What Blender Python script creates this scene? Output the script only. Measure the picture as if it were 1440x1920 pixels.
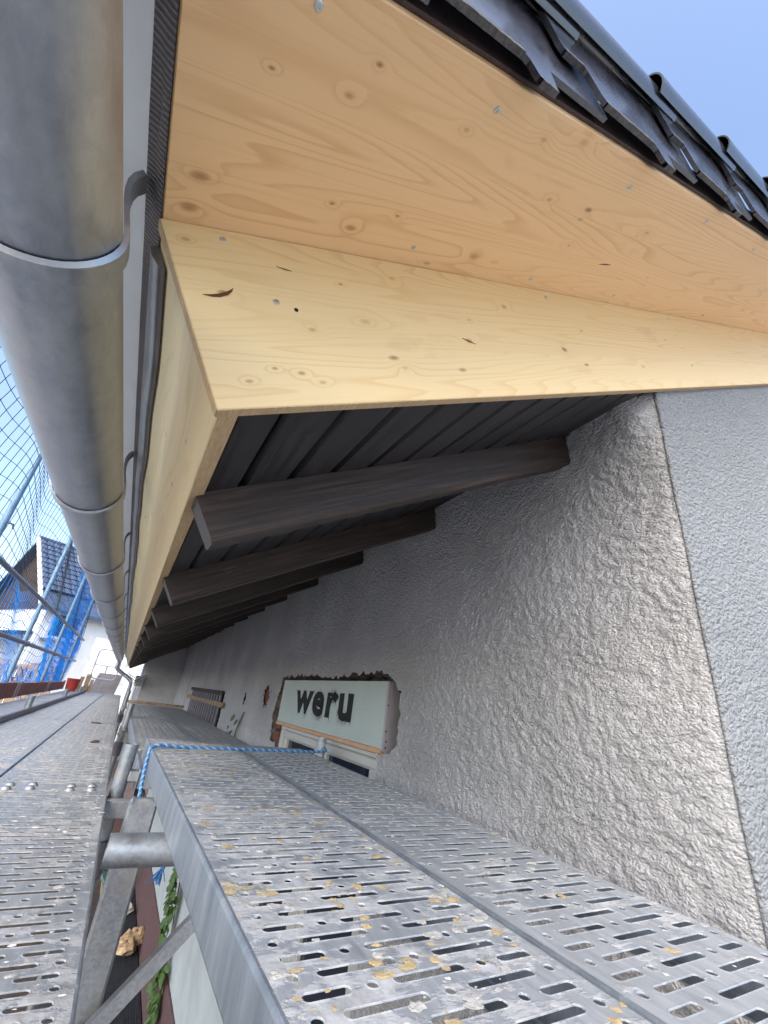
import bpy, math, random
import numpy as np
from mathutils import Vector, Matrix

random.seed(7)
rng = np.random.default_rng(11)
SC = bpy.context.scene
for o in list(bpy.data.objects):
    bpy.data.objects.remove(o)
COL = SC.collection

# ------------------------------------------------------------------ camera
EYE = 2.56                       # lens height above the yard; all z below are relative to the lens
AX = np.array([[0.85997812, 0.29910207, 0.41349194],
               [-0.49841201, 0.3181675, 0.80644585],
               [0.10964993, -0.89961514, 0.42269315]])
cd = bpy.data.cameras.new('camera')
cam = bpy.data.objects.new('camera', cd)
COL.objects.link(cam)
M = Matrix.Identity(4)
for i in range(3):
    M[i][0] = AX[i][0]; M[i][1] = -AX[i][1]; M[i][2] = -AX[i][2]
M[2][3] = EYE
cam.matrix_world = M
cd.sensor_fit = 'HORIZONTAL'; cd.sensor_width = 36.0
cd.lens = 790.45 / 1440 * 36.0
cd.clip_start = 0.02; cd.clip_end = 2000
SC.camera = cam

# ------------------------------------------------------------------ light
SUN_EL, SUN_AZ = math.radians(45), math.radians(-138)      # azimuth measured from +Y towards +X
W = bpy.data.worlds.new('World'); SC.world = W; W.use_nodes = True
wn = W.node_tree.nodes; wl = W.node_tree.links
sky = wn.new('ShaderNodeTexSky'); sky.sky_type = 'NISHITA'; sky.sun_disc = False
sky.sun_elevation = SUN_EL; sky.sun_rotation = SUN_AZ
sky.air_density = 1.0; sky.dust_density = 3.0; sky.ozone_density = 1.4
bg = wn['Background']; bg.inputs['Strength'].default_value = 0.15
wl.new(sky.outputs['Color'], bg.inputs['Color'])
sd = bpy.data.lights.new('sun', 'SUN'); sd.energy = 0.7; sd.angle = math.radians(60)
sd.color = (1.0, 0.96, 0.90)
sun = bpy.data.objects.new('sun', sd); COL.objects.link(sun)
sv = Vector((math.sin(SUN_AZ) * math.cos(SUN_EL), math.cos(SUN_AZ) * math.cos(SUN_EL), math.sin(SUN_EL)))
sun.rotation_euler = sv.to_track_quat('Z', 'Y').to_euler()
sun.location = (-8, -6, 8)
VS = SC.view_settings
VS.view_transform = 'Standard'; VS.look = 'None'; VS.gamma = 1.0; VS.use_curve_mapping = False
VS.exposure = 1.53
SC.render.engine = 'CYCLES'
SC.cycles.use_adaptive_sampling = True; SC.cycles.adaptive_threshold = 0.02
SC.cycles.max_bounces = 7; SC.cycles.diffuse_bounces = 4; SC.cycles.glossy_bounces = 3
SC.cycles.caustics_reflective = False; SC.cycles.caustics_refractive = False
SC.cycles.use_denoising = True

# ------------------------------------------------------------------ helpers
TH = math.radians(29.75)
CR, SR = math.cos(TH), math.sin(TH)
OZ = 0.284
def RF(rho, y, n):               # roof frame: up the rake, along the eave, off the old boarding
    return (rho * CR - n * SR, y, OZ + rho * SR + n * CR)

class MB:
    def __init__(s): s.v = []; s.f = []; s.g = None; s.sm = False
    def add(s, vs, fs):
        b = len(s.v); s.v += [tuple(map(float, p)) for p in vs]; s.f += [tuple(b + i for i in f) for f in fs]; return s
    def box(s, a, b, T=None):
        (x0, y0, z0), (x1, y1, z1) = a, b
        vs = [(x, y, z) for x in (x0, x1) for y in (y0, y1) for z in (z0, z1)]
        if T: vs = [T(*p) for p in vs]
        return s.add(vs, [(0, 1, 3, 2), (4, 6, 7, 5), (0, 4, 5, 1), (2, 3, 7, 6), (0, 2, 6, 4), (1, 5, 7, 3)])
    def bbox(s, a, b, c=0.003, T=None):    # box with chamfered edges along its three axes
        lo, hi = np.minimum(a, b), np.maximum(a, b)
        c = min(c, *(0.45 * (hi - lo)))
        vs = []; idx = {}
        for ix in (0, 1):
            for iy in (0, 1):
                for iz in (0, 1):
                    for ax in range(3):
                        p = [lo[k] + c if (ix, iy, iz)[k] == 0 else hi[k] - c for k in range(3)]
                        p[ax] = lo[ax] if (ix, iy, iz)[ax] == 0 else hi[ax]
                        idx[(ix, iy, iz, ax)] = len(vs); vs.append(tuple(p))
        fs = []
        for ax in range(3):
            o = [k for k in range(3) if k != ax]
            for sd_ in (0, 1):
                q = []
                for e in ((0, 0), (1, 0), (1, 1), (0, 1)):
                    key = [0, 0, 0]; key[ax] = sd_; key[o[0]] = e[0]; key[o[1]] = e[1]
                    q.append(idx[(*key, ax)])
                fs.append(tuple(q))
        for ax in range(3):
            o = [k for k in range(3) if k != ax]
            for e in ((0, 0), (0, 1), (1, 0), (1, 1)):
                k0 = [0, 0, 0]; k0[o[0]], k0[o[1]] = e; k1 = list(k0); k1[ax] = 1
                fs.append((idx[(*k0, o[0])], idx[(*k1, o[0])], idx[(*k1, o[1])], idx[(*k0, o[1])]))
        for k in [(i, j, l) for i in (0, 1) for j in (0, 1) for l in (0, 1)]:
            fs.append(tuple(idx[(*k, a_)] for a_ in range(3)))
        if T: vs = [T(*p) for p in vs]
        return s.add(vs, fs)
    def tube(s, pts, r, n=10, cap=True, flat=None):
        pts = [Vector(p) for p in pts]; m = len(pts)
        rs = r if hasattr(r, '__len__') else [r] * m
        up = None; vs = []
        for i, p in enumerate(pts):
            t = (pts[min(i + 1, m - 1)] - pts[max(i - 1, 0)]).normalized()
            if up is None:
                a = Vector((0, 0, 1)) if abs(t.z) < .9 else Vector((0, 1, 0))
                up = (a - a.dot(t) * t).normalized()
            else:
                up = (up - up.dot(t) * t)
                up = up.normalized() if up.length > 1e-6 else Vector((1, 0, 0))
            sd_ = t.cross(up)
            for k in range(n):
                an = 2 * math.pi * k / n
                vs.append(p + rs[i] * (math.cos(an) * up + math.sin(an) * sd_))
        fs = [(i * n + k, i * n + (k + 1) % n, (i + 1) * n + (k + 1) % n, (i + 1) * n + k) for i in range(m - 1) for k in range(n)]
        if cap: fs += [tuple(range(n - 1, -1, -1)), tuple((m - 1) * n + k for k in range(n))]
        return s.add(vs, fs)
    def pipe(s, p0, p1, r, w=0.003, n=16):  # open tube with a wall, seen into its ends
        p0, p1 = Vector(p0), Vector(p1); t = (p1 - p0).normalized()
        a = Vector((0, 0, 1)) if abs(t.z) < .9 else Vector((0, 1, 0))
        u = (a - a.dot(t) * t).normalized(); q = t.cross(u); vs = []
        for (p, rr) in ((p0, r), (p1, r), (p1, r - w), (p0, r - w)):
            for k in range(n):
                an = 2 * math.pi * k / n; vs.append(p + rr * (math.cos(an) * u + math.sin(an) * q))
        fs = [(i * n + k, i * n + (k + 1) % n, ((i + 1) % 4) * n + (k + 1) % n, ((i + 1) % 4) * n + k) for i in range(4) for k in range(n)]
        return s.add(vs, fs)
    def prism(s, poly, T0, T1):             # polygon (list of 2-tuples) carried by two maps
        n = len(poly)
        vs = [T0(*p) for p in poly] + [T1(*p) for p in poly]
        fs = [tuple(range(n)), tuple(range(2 * n - 1, n - 1, -1))] + [(i, n + i, n + (i + 1) % n, (i + 1) % n) for i in range(n)]
        return s.add(vs, fs)
    def blob(s, c, r, sq=(1, 1, 1), j=.25, seg=7, rings=4):
        vs = [(c[0], c[1], c[2] - r * sq[2])]
        for i in range(1, rings):
            ph = math.pi * i / rings
            for k in range(seg):
                a = 2 * math.pi * k / seg + i * .4; q = r * (1 + random.uniform(-j, j))
                vs.append((c[0] + q * sq[0] * math.sin(ph) * math.cos(a), c[1] + q * sq[1] * math.sin(ph) * math.sin(a), c[2] - q * sq[2] * math.cos(ph)))
        vs.append((c[0], c[1], c[2] + r * sq[2]))
        fs = [(0, 1 + (k + 1) % seg, 1 + k) for k in range(seg)]
        for i in range(rings - 2):
            b = 1 + i * seg
            fs += [(b + k, b + (k + 1) % seg, b + seg + (k + 1) % seg, b + seg + k) for k in range(seg)]
        b = 1 + (rings - 2) * seg; e = len(vs) - 1
        fs += [(b + k, b + (k + 1) % seg, e) for k in range(seg)]
        return s.add(vs, fs)
    def build(s, name, mat, parent=None, smooth=False, grain=None, loose=False):
        v = np.array(s.v, float)
        org = np.array([(v[:, 0].min() + v[:, 0].max()) / 2, (v[:, 1].min() + v[:, 1].max()) / 2, v[:, 2].min()])
        me = bpy.data.meshes.new(name)
        me.from_pydata((v - org).tolist(), [], s.f)
        if grain is not None:
            at = me.attributes.new('gr', 'FLOAT_VECTOR', 'POINT')
            at.data.foreach_set('vector', np.array([grain(*p) for p in s.v], np.float32).ravel())
        me.materials.append(mat)
        if smooth:
            me.polygons.foreach_set('use_smooth', [True] * len(me.polygons))
            if smooth != 'all':
                try: me.set_sharp_from_angle(angle=math.radians(40))
                except Exception: pass
        me.update()
        o = bpy.data.objects.new(name, me); COL.objects.link(o)
        base = Vector(parent['_o']) if parent is not None else Vector((0, 0, 0))
        o.location = Vector(org) - base
        o['_o'] = [float(q) for q in org]
        if parent is not None: o.parent = parent
        return o

def thing(name, base, label, cat, group=None):
    o = bpy.data.objects.new(name, None); COL.objects.link(o)
    o.empty_display_size = .1
    o.location = base; o['_o'] = [float(q) for q in base]
    return tag(o, label, cat, group)
def tag(o, label, cat=None, group=None, kind=None):
    if label: o['label'] = label
    if cat: o['category'] = cat
    if group: o['group'] = group
    if kind: o['kind'] = kind
    return o
def dup(o, parent=None, dloc=(0, 0, 0), label=None, group=None):
    c = o.copy(); COL.objects.link(c)
    if parent is not None: c.parent = parent
    else: c.location = Vector(o.location) + Vector(dloc)
    if label: c['label'] = label
    if group: c['group'] = group
    for ch in list(o.children): dup(ch, c)
    return c

# ---- vectorised value noise for relief
def vnoise(x, y, seed=0):
    t = np.random.default_rng(seed).random((256, 256))
    xi = np.floor(x).astype(int); yi = np.floor(y).astype(int)
    fx = x - xi; fy = y - yi; fx = fx * fx * (3 - 2 * fx); fy = fy * fy * (3 - 2 * fy)
    g = lambda i, j: t[i % 256, j % 256]
    return (g(xi, yi) * (1 - fx) + g(xi + 1, yi) * fx) * (1 - fy) + (g(xi, yi + 1) * (1 - fx) + g(xi + 1, yi + 1) * fx) * fy
def sst(a, b, x):
    t = np.clip((x - a) / (b - a), 0, 1); return t * t * (3 - 2 * t)

# ------------------------------------------------------------------ materials
class NT:
    def __init__(s, name):
        s.m = bpy.data.materials.new(name); s.m.use_nodes = True
        s.t = s.m.node_tree; s.n = s.t.nodes; s.l = s.t.links
        s.b = s.n['Principled BSDF']
        s._co = None
    def co(s):
        if s._co is None: s._co = s.n.new('ShaderNodeTexCoord').outputs['Object']
        return s._co
    def setv(s, node, key, val):
        if hasattr(val, 'is_linked'): s.l.new(val, node.inputs[key])
        else: node.inputs[key].default_value = val
    def map(s, vec, scale=(1, 1, 1), loc=(0, 0, 0), rot=(0, 0, 0)):
        n = s.n.new('ShaderNodeMapping'); s.l.new(vec, n.inputs['Vector'])
        n.inputs['Scale'].default_value = scale; n.inputs['Location'].default_value = loc; n.inputs['Rotation'].default_value = rot
        return n.outputs['Vector']
    def noise(s, vec, sc=5, det=3, ro=.5, dist=0, out='Fac'):
        n = s.n.new('ShaderNodeTexNoise'); s.l.new(vec, n.inputs['Vector'])
        n.inputs['Scale'].default_value = sc; n.inputs['Detail'].default_value = det
        n.inputs['Roughness'].default_value = ro; n.inputs['Distortion'].default_value = dist
        return n.outputs[out]
    def voro(s, vec, sc=5, feat='F1', out='Distance', rnd=1.0):
        n = s.n.new('ShaderNodeTexVoronoi'); n.feature = feat; s.l.new(vec, n.inputs['Vector'])
        n.inputs['Scale'].default_value = sc; n.inputs['Randomness'].default_value = rnd
        return n.outputs[out]
    def math(s, op, a, b=0.0, c=None):
        n = s.n.new('ShaderNodeMath'); n.operation = op
        for i, q in enumerate((a, b, c)):
            if q is None: continue
            if hasattr(q, 'is_linked'): s.l.new(q, n.inputs[i])
            else: n.inputs[i].default_value = q
        return n.outputs[0]
    def rmp(s, fac, stops):
        n = s.n.new('ShaderNodeValToRGB'); s.l.new(fac, n.inputs['Fac'])
        e = n.color_ramp.elements
        while len(e) < len(stops): e.new(.5)
        for q, (p, c) in zip(e, stops):
            q.position = p
            q.color = (c, c, c, 1) if not hasattr(c, '__len__') else (*c[:3], 1)
        return n.outputs['Color']
    def mix(s, fac, a, b, mode='MIX'):
        n = s.n.new('ShaderNodeMix'); n.data_type = 'RGBA'; n.blend_type = mode
        s.setv(n, 'Factor', fac)
        for key, q in ((6, a), (7, b)):
            if hasattr(q, 'is_linked'): s.l.new(q, n.inputs[key])
            else: n.inputs[key].default_value = (*q[:3], 1)
        return n.outputs[2]
    def bump(s, h, st=.3, d=.01, prev=None):
        n = s.n.new('ShaderNodeBump'); s.l.new(h, n.inputs['Height'])
        n.inputs['Strength'].default_value = st; n.inputs['Distance'].default_value = d
        if prev is not None: s.l.new(prev, n.inputs['Normal'])
        return n.outputs['Normal']
    def fin(s, color=None, rough=.6, metal=0.0, normal=None, **kw):
        if color is not None:
            if hasattr(color, 'is_linked'): s.l.new(color, s.b.inputs['Base Color'])
            else: s.b.inputs['Base Color'].default_value = (*color[:3], 1)
        s.setv(s.b, 'Roughness', rough); s.setv(s.b, 'Metallic', metal)
        if normal is not None: s.l.new(normal, s.b.inputs['Normal'])
        for k, q in kw.items(): s.setv(s.b, k.replace('_', ' '), q)
        return s.m

def plain(name, c, rough=.6, metal=0.0, var=.25, sc=18, bump=.0):
    t = NT(name); co = t.co()
    n = t.noise(co, sc, 5, .6)
    lo = tuple(q * (1 - var) for q in c); hi = tuple(min(1, q * (1 + var)) for q in c)
    col = t.rmp(n, [(.3, lo), (.7, hi)])
    nm = t.bump(t.noise(co, sc * 6, 3), bump, .004) if bump else None
    return t.fin(col, rough, metal, nm)

def spruce(name, light, dark, tint, knots, lam=.11, lamo=.0, seed=0.0, grey=0):
    """softwood panel; attribute gr = (along the grain, across, depth) in metres; knots = (u, v, size, depth)"""
    t = NT(name)
    a = t.n.new('ShaderNodeAttribute'); a.attribute_name = 'gr'; g = a.outputs['Vector']
    sp = t.n.new('ShaderNodeSeparateXYZ'); t.l.new(g, sp.inputs[0]); u, v = sp.outputs[0], sp.outputs[1]
    lami = t.math('FLOOR', t.math('DIVIDE', t.math('ADD', v, lamo), lam))
    cmb = t.n.new('ShaderNodeCombineXYZ')
    t.l.new(t.math('ADD', t.math('MULTIPLY', u, 1.0), t.math('MULTIPLY', lami, 3.7 + seed)), cmb.inputs[0])
    t.l.new(t.math('ADD', v, t.math('MULTIPLY', lami, .37)), cmb.inputs[1]); t.l.new(sp.outputs[2], cmb.inputs[2])
    gv = cmb.outputs[0]
    field = t.noise(t.map(gv, (.42, 7.5, 3)), 1.0, 2.0, .42)
    kd = None; halo = None
    for (ku, kv, ks, kdk) in knots:
        du = t.math('MULTIPLY', t.math('SUBTRACT', u, ku), .55 / ks); dv = t.math('DIVIDE', t.math('SUBTRACT', v, kv), ks)
        d2 = t.math('ADD', t.math('MULTIPLY', du, du), t.math('MULTIPLY', dv, dv))
        e1 = t.math('EXPONENT', t.math('MULTIPLY', d2, -.30))
        e2 = t.math('MULTIPLY', t.math('EXPONENT', t.math('MULTIPLY', d2, -1.9)), kdk * .72)
        field = t.math('ADD', field, t.math('MULTIPLY', e1, .035))
        halo = e1 if halo is None else t.math('MAXIMUM', halo, e1)
        kd = e2 if kd is None else t.math('MAXIMUM', kd, e2)
    wob = t.noise(t.map(gv, (6, 60, 20)), 1.0, 3, .6)
    ph = t.math('ADD', t.math('MULTIPLY', field, 40.0), t.math('MULTIPLY', wob, .35))
    fr = t.math('FRACT', ph)
    ring = t.rmp(fr, [(0.0, .0), (.62, .10), (.90, 1.0), (.96, .8), (1.0, .0)])
    fine = t.noise(t.map(gv, (3.5, 300, 120)), 1.0, 2, .6)
    big = t.noise(t.map(gv, (1.2, 9, 4)), 1.0, 3, .5)
    rnd = t.n.new('ShaderNodeTexWhiteNoise'); rnd.noise_dimensions = '1D'; t.l.new(t.math('ADD', lami, seed), rnd.inputs['W'])
    base = t.mix(t.math('MULTIPLY', big, .8), light, tint)
    base = t.mix(t.math('MULTIPLY', rnd.outputs['Value'], .35), base, tint)
    stren = t.math('MULTIPLY', ring, t.rmp(t.noise(t.map(gv, (.9, 11, 2), loc=(4, 2, 0)), 1.0, 2), [(.3, .12), (.7, .55)]))
    col = t.mix(stren, base, dark)
    col = t.mix(t.math('MULTIPLY', t.rmp(fine, [(.55, .0), (.75, .35)]), .5), col, dark)
    # lamella glue joints, pin knots, dark fleck streaks
    jf = t.math('FRACT', t.math('DIVIDE', t.math('ADD', v, lamo), lam))
    jl = t.rmp(jf, [(.0, .5), (.008, 0.0), (.992, 0.0), (1.0, .5)])
    col = t.mix(t.math('MULTIPLY', jl, .45), col, dark)
    vo = t.n.new('ShaderNodeTexVoronoi'); t.l.new(t.map(gv, (7, 17, 0.01)), vo.inputs['Vector']); vo.inputs['Scale'].default_value = 1.0
    sep = t.n.new('ShaderNodeSeparateColor'); t.l.new(vo.outputs['Color'], sep.inputs[0])
    pin = t.math('MULTIPLY', t.rmp(vo.outputs['Distance'], [(.03, 1.0), (.09, .0)]), t.rmp(sep.outputs[0], [(.66, .0), (.70, 1.0)]))
    col = t.mix(t.math('MULTIPLY', pin, .7), col, (dark[0] * .28, dark[1] * .2, dark[2] * .18))
    smu = t.math('MULTIPLY', t.rmp(t.noise(t.map(g, (5, 14, 8), loc=(2, seed, 0)), 1.0, 4, .65), [(.60, .0), (.72, 1.0)]), .22)
    col = t.mix(smu, col, (dark[0] * .75, dark[1] * .66, dark[2] * .6))
    if knots:
        kr = t.rmp(t.math('ADD', kd, t.math('MULTIPLY', t.math('SUBTRACT', wob, .5), .25)), [(.12, .0), (.38, .45), (.6, .62), (.85, 1.0)])
        col = t.mix(kr, col, (dark[0] * .42, dark[1] * .27, dark[2] * .2))
        col = t.mix(t.math('MULTIPLY', halo, .12), col, dark)
    nm = t.bump(t.math('ADD', ring, t.math('MULTIPLY', fine, .6)), .12, .0006)
    return t.fin(col, .55, 0, nm)

def galv(name, c=(.42, .45, .48), dirt=.0, metal=.75, rough=.42):
    t = NT(name); co = t.co()
    sp = t.voro(co, 150, out='Color'); sepc = t.n.new('ShaderNodeSeparateColor'); t.l.new(sp, sepc.inputs[0])
    n = t.noise(co, 9, 6, .65)
    st = t.noise(t.map(co, (30, 3, 8)), 1.0, 4, .6)
    f = t.math('ADD', t.math('MULTIPLY', sepc.outputs[0], .12), t.math('ADD', t.math('MULTIPLY', n, .5), t.math('MULTIPLY', st, .25)))
    col = t.rmp(f, [(.25, tuple(q * .55 for q in c)), (.5, c), (.78, tuple(min(1, q * 1.35) for q in c))])
    m = metal; r = t.rmp(n, [(.3, rough - .1), (.7, rough + .18)])
    if dirt:
        d = t.rmp(t.noise(co, 14, 7, .7), [(.62 - .2 * dirt, 0.0), (.72 - .1 * dirt, 1.0)])
        col = t.mix(t.math('MULTIPLY', d, .85), col, (.33, .31, .28)); m = t.math('SUBTRACT', metal, t.math('MULTIPLY', d, metal))
    return t.fin(col, r, m, t.bump(t.noise(co, 60, 4), .08, .002))

def deckmat(name, dirt, tan, val=1.0):
    t = NT(name)
    a = t.n.new('ShaderNodeNewGeometry'); g = a.outputs['Position']
    n1 = t.noise(g, 5, 6, .65); n2 = t.noise(t.map(g, (18, 30, 18)), 1.0, 6, .68); n3 = t.noise(g, 46, 5, .7, .4)
    base = t.rmp(t.noise(t.map(g, (70, 12, 20)), 1.0, 5, .65), [(.25, (.30, .33, .355)), (.55, (.47, .50, .53)), (.8, (.62, .65, .67))])
    mort = t.rmp(t.math('ADD', t.math('MULTIPLY', n2, .62), t.math('MULTIPLY', n1, .45)), [(.62 - dirt, .0), (.66 - dirt, .75), (.74 - dirt, 1.0)])
    mcol = t.rmp(n3, [(.28, (.26, .26, .255)), (.5, (.46, .465, .465)), (.72, (.63, .635, .63))])
    col = t.mix(mort, base, mcol)
    tn = t.rmp(t.math('ADD', t.math('MULTIPLY', t.noise(t.map(g, (11, 15, 9), loc=(3, 9, 1)), 1.0, 6, .7), .8), t.math('MULTIPLY', n3, .2)), [(.70 - tan, .0), (.735 - tan, .85)])
    col = t.mix(tn, col, t.rmp(n3, [(.3, (.42, .33, .19)), (.7, (.62, .52, .33))]))
    wh = t.rmp(t.voro(t.map(g, (34, 44, 30)), 1.0), [(.10, 1.0), (.17, .0)])
    wsel = t.rmp(t.noise(g, 13, 3), [(.52, .0), (.58, 1.0)])
    col = t.mix(t.math('MULTIPLY', wh, t.math('MULTIPLY', wsel, .8)), col, (.66, .66, .64))
    dk = t.rmp(t.noise(t.map(g, (80, 40, 60), loc=(1, 4, 7)), 1.0, 4, .7), [(.66, .0), (.73, .7)])
    col = t.mix(dk, col, (.12, .115, .11))
    if val != 1.0: col = t.mix(1.0, col, (val, val, val), 'MULTIPLY')
    met = t.math('MULTIPLY', t.math('SUBTRACT', 1.0, t.math('MAXIMUM', mort, tn)), .35)
    h = t.math('ADD', t.math('MULTIPLY', mort, t.math('ADD', .35, n3)), t.math('MULTIPLY', tn, .6))
    return t.fin(col, t.rmp(mort, [(0, .42), (1, .9)]), met, t.bump(h, .55, .003))

MT = {}
MT['stucco'] = None
def stucco(name, c, bs=.9, grime=.2, sc=1.0):
    t = NT(name)
    a = t.n.new('ShaderNodeNewGeometry'); g = a.outputs['Position']
    n1 = t.noise(g, 2.2, 5, .6)
    wv = t.n.new('ShaderNodeVectorMath'); wv.operation = 'ADD'; t.l.new(t.map(g, (1, 1, 1.25), rot=(.45, .45, 0)), wv.inputs[0])
    wc = t.n.new('ShaderNodeVectorMath'); wc.operation = 'SCALE'; t.l.new(t.noise(g, 24 * sc, 3, .6, 0, 'Color'), wc.inputs[0]); wc.inputs['Scale'].default_value = .011 / sc
    t.l.new(wc.outputs[0], wv.inputs[1]); w = wv.outputs[0]
    flake = t.math('ADD', t.voro(t.map(w, (1, 1, 1.45)), 76 * sc, 'F1'), t.math('MULTIPLY', t.voro(w, 175 * sc, 'F1'), .7))
    fine = t.noise(w, 240 * sc, 4, .7)
    lump = t.noise(w, 34 * sc, 3, .6)
    h = t.math('ADD', t.math('MULTIPLY', t.math('SUBTRACT', 1.0, flake), 1.25), t.math('ADD', t.math('MULTIPLY', fine, 1.2), t.math('MULTIPLY', lump, .8)))
    col = t.rmp(n1, [(.3, tuple(q * (1 - grime) for q in c)), (.7, tuple(min(1, q * (1 + grime * .5)) for q in c))])
    grit = t.rmp(t.noise(g, 300, 3, .7), [(.3, .0), (.7, 1.0)])
    col = t.mix(t.math('MULTIPLY', grit, .22), col, tuple(q * .62 for q in c))
    stains = t.rmp(t.noise(g, 26, 6, .75), [(.60, .0), (.75, .5)])
    col = t.mix(t.math('MULTIPLY', stains, .5), col, (c[0] * .75, c[1] * .68, c[2] * .60))
    b1 = t.bump(h, bs, .0105 / sc)
    return t.fin(col, .95, 0, b1, Specular_IOR_Level=.15)
MT['stucco'] = stucco('grey_stucco', (.78, .785, .795))
MT['stucco_white'] = stucco('white_stucco', (.48, .51, .535), .9, .10, .8)
MT['bead'] = plain('smooth_corner_plaster', (.42, .445, .46), .8, 0, .08, 30, .2)
MT['lower_white'] = plain('painted_lower_wall', (.48, .53, .53), .8, 0, .12, 4)
MT['plinth'] = plain('plinth_paint', (.13, .075, .075), .8, 0, .25, 30, .2)
MT['pinkwall'] = plain('pink_render', (.30, .235, .235), .85, 0, .15, 20, .2)
K_SOF = [(.035, .368, .0085, .9), (.028, .409, .0085, .9), (.247, .388, .007, .8), (.512, .387, .009, .7), (.203, .36, .003, 1.), (.311, .353, .003, 1.),
         (.189, .206, .0035, 1.1), (.17, .241, .004, .8), (.084, .246, .0025, 1.), (.54, .178, .010, .45), (.465, .197, .006, .45), (.336, .224, .005, .5), (.569, .261, .006, .5), (.905, .25, .007, .5), (.72, .32, .006, .45)]
K_VER = [(.046, .153, .005, 1.2), (.46, .105, .006, .9), (.758, .099, .007, .95), (.608, .192, .007, .7), (.152, .107, .006, .55), (.02, .227, .005, .7),
         (.289, .049, .007, .45), (.043, .029, .004, .7), (.247, .128, .009, .4), (.08, .047, .003, .8), (.114, .04, .004, .8), (.14, .026, .004, .5), (.335, .218, .007, .45), (.227, .191, .003, .9), (.868, .154, .006, .5), (.485, .151, .004, .6), (1.1, .06, .006, .6)]
MT['spruce_soffit'] = spruce('spruce_soffit', (.91, .655, .385), (.62, .34, .135), (.84, .545, .28), K_SOF, .095, .02, 1.3)
MT['spruce_verge'] = spruce('spruce_verge', (.88, .705, .395), (.69, .44, .165), (.84, .61, .30), K_VER, .135, .05, 5.1)
MT['spruce_fascia'] = spruce('spruce_fascia', (.76, .63, .37), (.56, .42, .20), (.72, .56, .31), [(.75, .13, .004, .8), (1.3, .05, .004, .7)], .135, .0, 8.4)
def endgrain(name):
    t = NT(name); co = t.co()
    n = t.noise(t.map(co, (260, 40, 260)), 1.0, 4, .7)
    return t.fin(t.rmp(n, [(.3, (.46, .30, .16)), (.7, (.66, .49, .28))]), .8, 0, t.bump(n, .3, .002))
MT['endgrain'] = endgrain('sawn_edge')
def darkwood(name, c=(.048, .034, .028)):
    t = NT(name)
    a = t.n.new('ShaderNodeAttribute'); a.attribute_name = 'gr'; g = a.outputs['Vector']
    f = t.noise(t.map(g, (4, 90, 90)), 1.0, 5, .65, .3)
    col = t.rmp(f, [(.28, tuple(q * .35 for q in c)), (.52, c), (.75, tuple(q * 2.2 for q in c))])
    wear = t.math('MULTIPLY', t.rmp(t.noise(t.map(g, (9, 70, 60)), 1.0, 6, .75), [(.60, .0), (.70, 1.0)]), t.rmp(t.noise(t.map(g, (3, 6, 6)), 1.0, 2), [(.52, .0), (.66, 1.0)]))
    col = t.mix(t.math('MULTIPLY', wear, .55), col, (.20, .13, .10))
    return t.fin(col, t.rmp(f, [(.3, .42), (.7, .6)]), 0, t.bump(f, .45, .002))
MT['darkwood'] = darkwood('dark_stained_wood')
MT['darkboard'] = darkwood('dark_stained_boarding', (.028, .025, .027))
def zincmat():
    t = NT('weathered_zinc'); co = t.co()
    n = t.noise(t.map(co, (14, 7, 14)), 1.0, 7, .7); m2 = t.noise(t.map(co, (60, 34, 60)), 1.0, 5, .7, .6); n3 = t.noise(t.map(co, (4, 1.6, 4)), 1.0, 3)
    f = t.math('ADD', t.math('MULTIPLY', n, .55), t.math('ADD', t.math('MULTIPLY', m2, .35), t.math('MULTIPLY', n3, .25)))
    col = t.rmp(f, [(.38, (.26, .29, .33)), (.56, (.38, .41, .45)), (.72, (.50, .52, .54))])
    return t.fin(col, t.rmp(f, [(.4, .28), (.7, .48)]), .88, t.bump(m2, .08, .002))
MT['zinc'] = zincmat()
MT['galv'] = galv('galvanised_steel')
MT['galv_dirty'] = galv('dirty_galvanised_steel', (.40, .43, .46), .6)
MT['galv_tube'] = galv('scaffold_tube_steel', (.38, .42, .46), .3, .7, .38)
MT['galv_blue'] = galv('blue_tinted_tube', (.22, .36, .50), 0, .4, .5)
def decksheet():
    t = NT('brushed_deck_side'); co = t.co()
    sc = t.noise(t.map(co, (40, 26, 5), rot=(math.radians(24), 0, 0)), 1.0, 5, .7)
    f = t.math('ADD', t.math('MULTIPLY', sc, .7), t.math('MULTIPLY', t.noise(co, 6, 5), .3))
    col = t.rmp(f, [(.34, (.22, .25, .28)), (.52, (.33, .37, .41)), (.64, (.46, .49, .52))])
    scr = t.rmp(t.noise(t.map(co, (30, 70, 6), rot=(math.radians(24), 0, 0)), 1.0, 4, .7), [(.64, .0), (.70, .7)])
    col = t.mix(scr, col, (.68, .69, .69))
    return t.fin(col, .45, .6, t.bump(sc, .1, .002))
MT['deckside'] = decksheet()
MT['deck_tan'] = deckmat('splattered_deck_plate', .125, .105)
MT['deck_grey'] = deckmat('dusty_deck_plate', .085, .005, .74)
MT['deck_clean'] = deckmat('worn_deck_plate', .055, -.02)
MT['mortar'] = plain('dried_mortar', (.48, .47, .44), .95, 0, .3, 60, .5)
MT['foam'] = plain('dried_foam', (.50, .39, .22), .9, 0, .25, 50, .4)
MT['whitebit'] = plain('plaster_crumb', (.70, .70, .68), .9, 0, .15, 60, .3)
def tilemat():
    t = NT('dark_glazed_tile'); co = t.co(); n = t.noise(co, 22, 5, .6)
    return t.fin(t.rmp(n, [(.3, (.026, .027, .036)), (.7, (.046, .048, .062))]), t.rmp(n, [(.3, .14), (.7, .24)]), 0, t.bump(t.noise(co, 160, 3), .015, .002), **{'IOR': 1.9})
MT['tile'] = tilemat()
MT['tile_edge'] = plain('tile_body_edge', (.10, .10, .105), .85, 0, .5, 120, .6)
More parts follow.
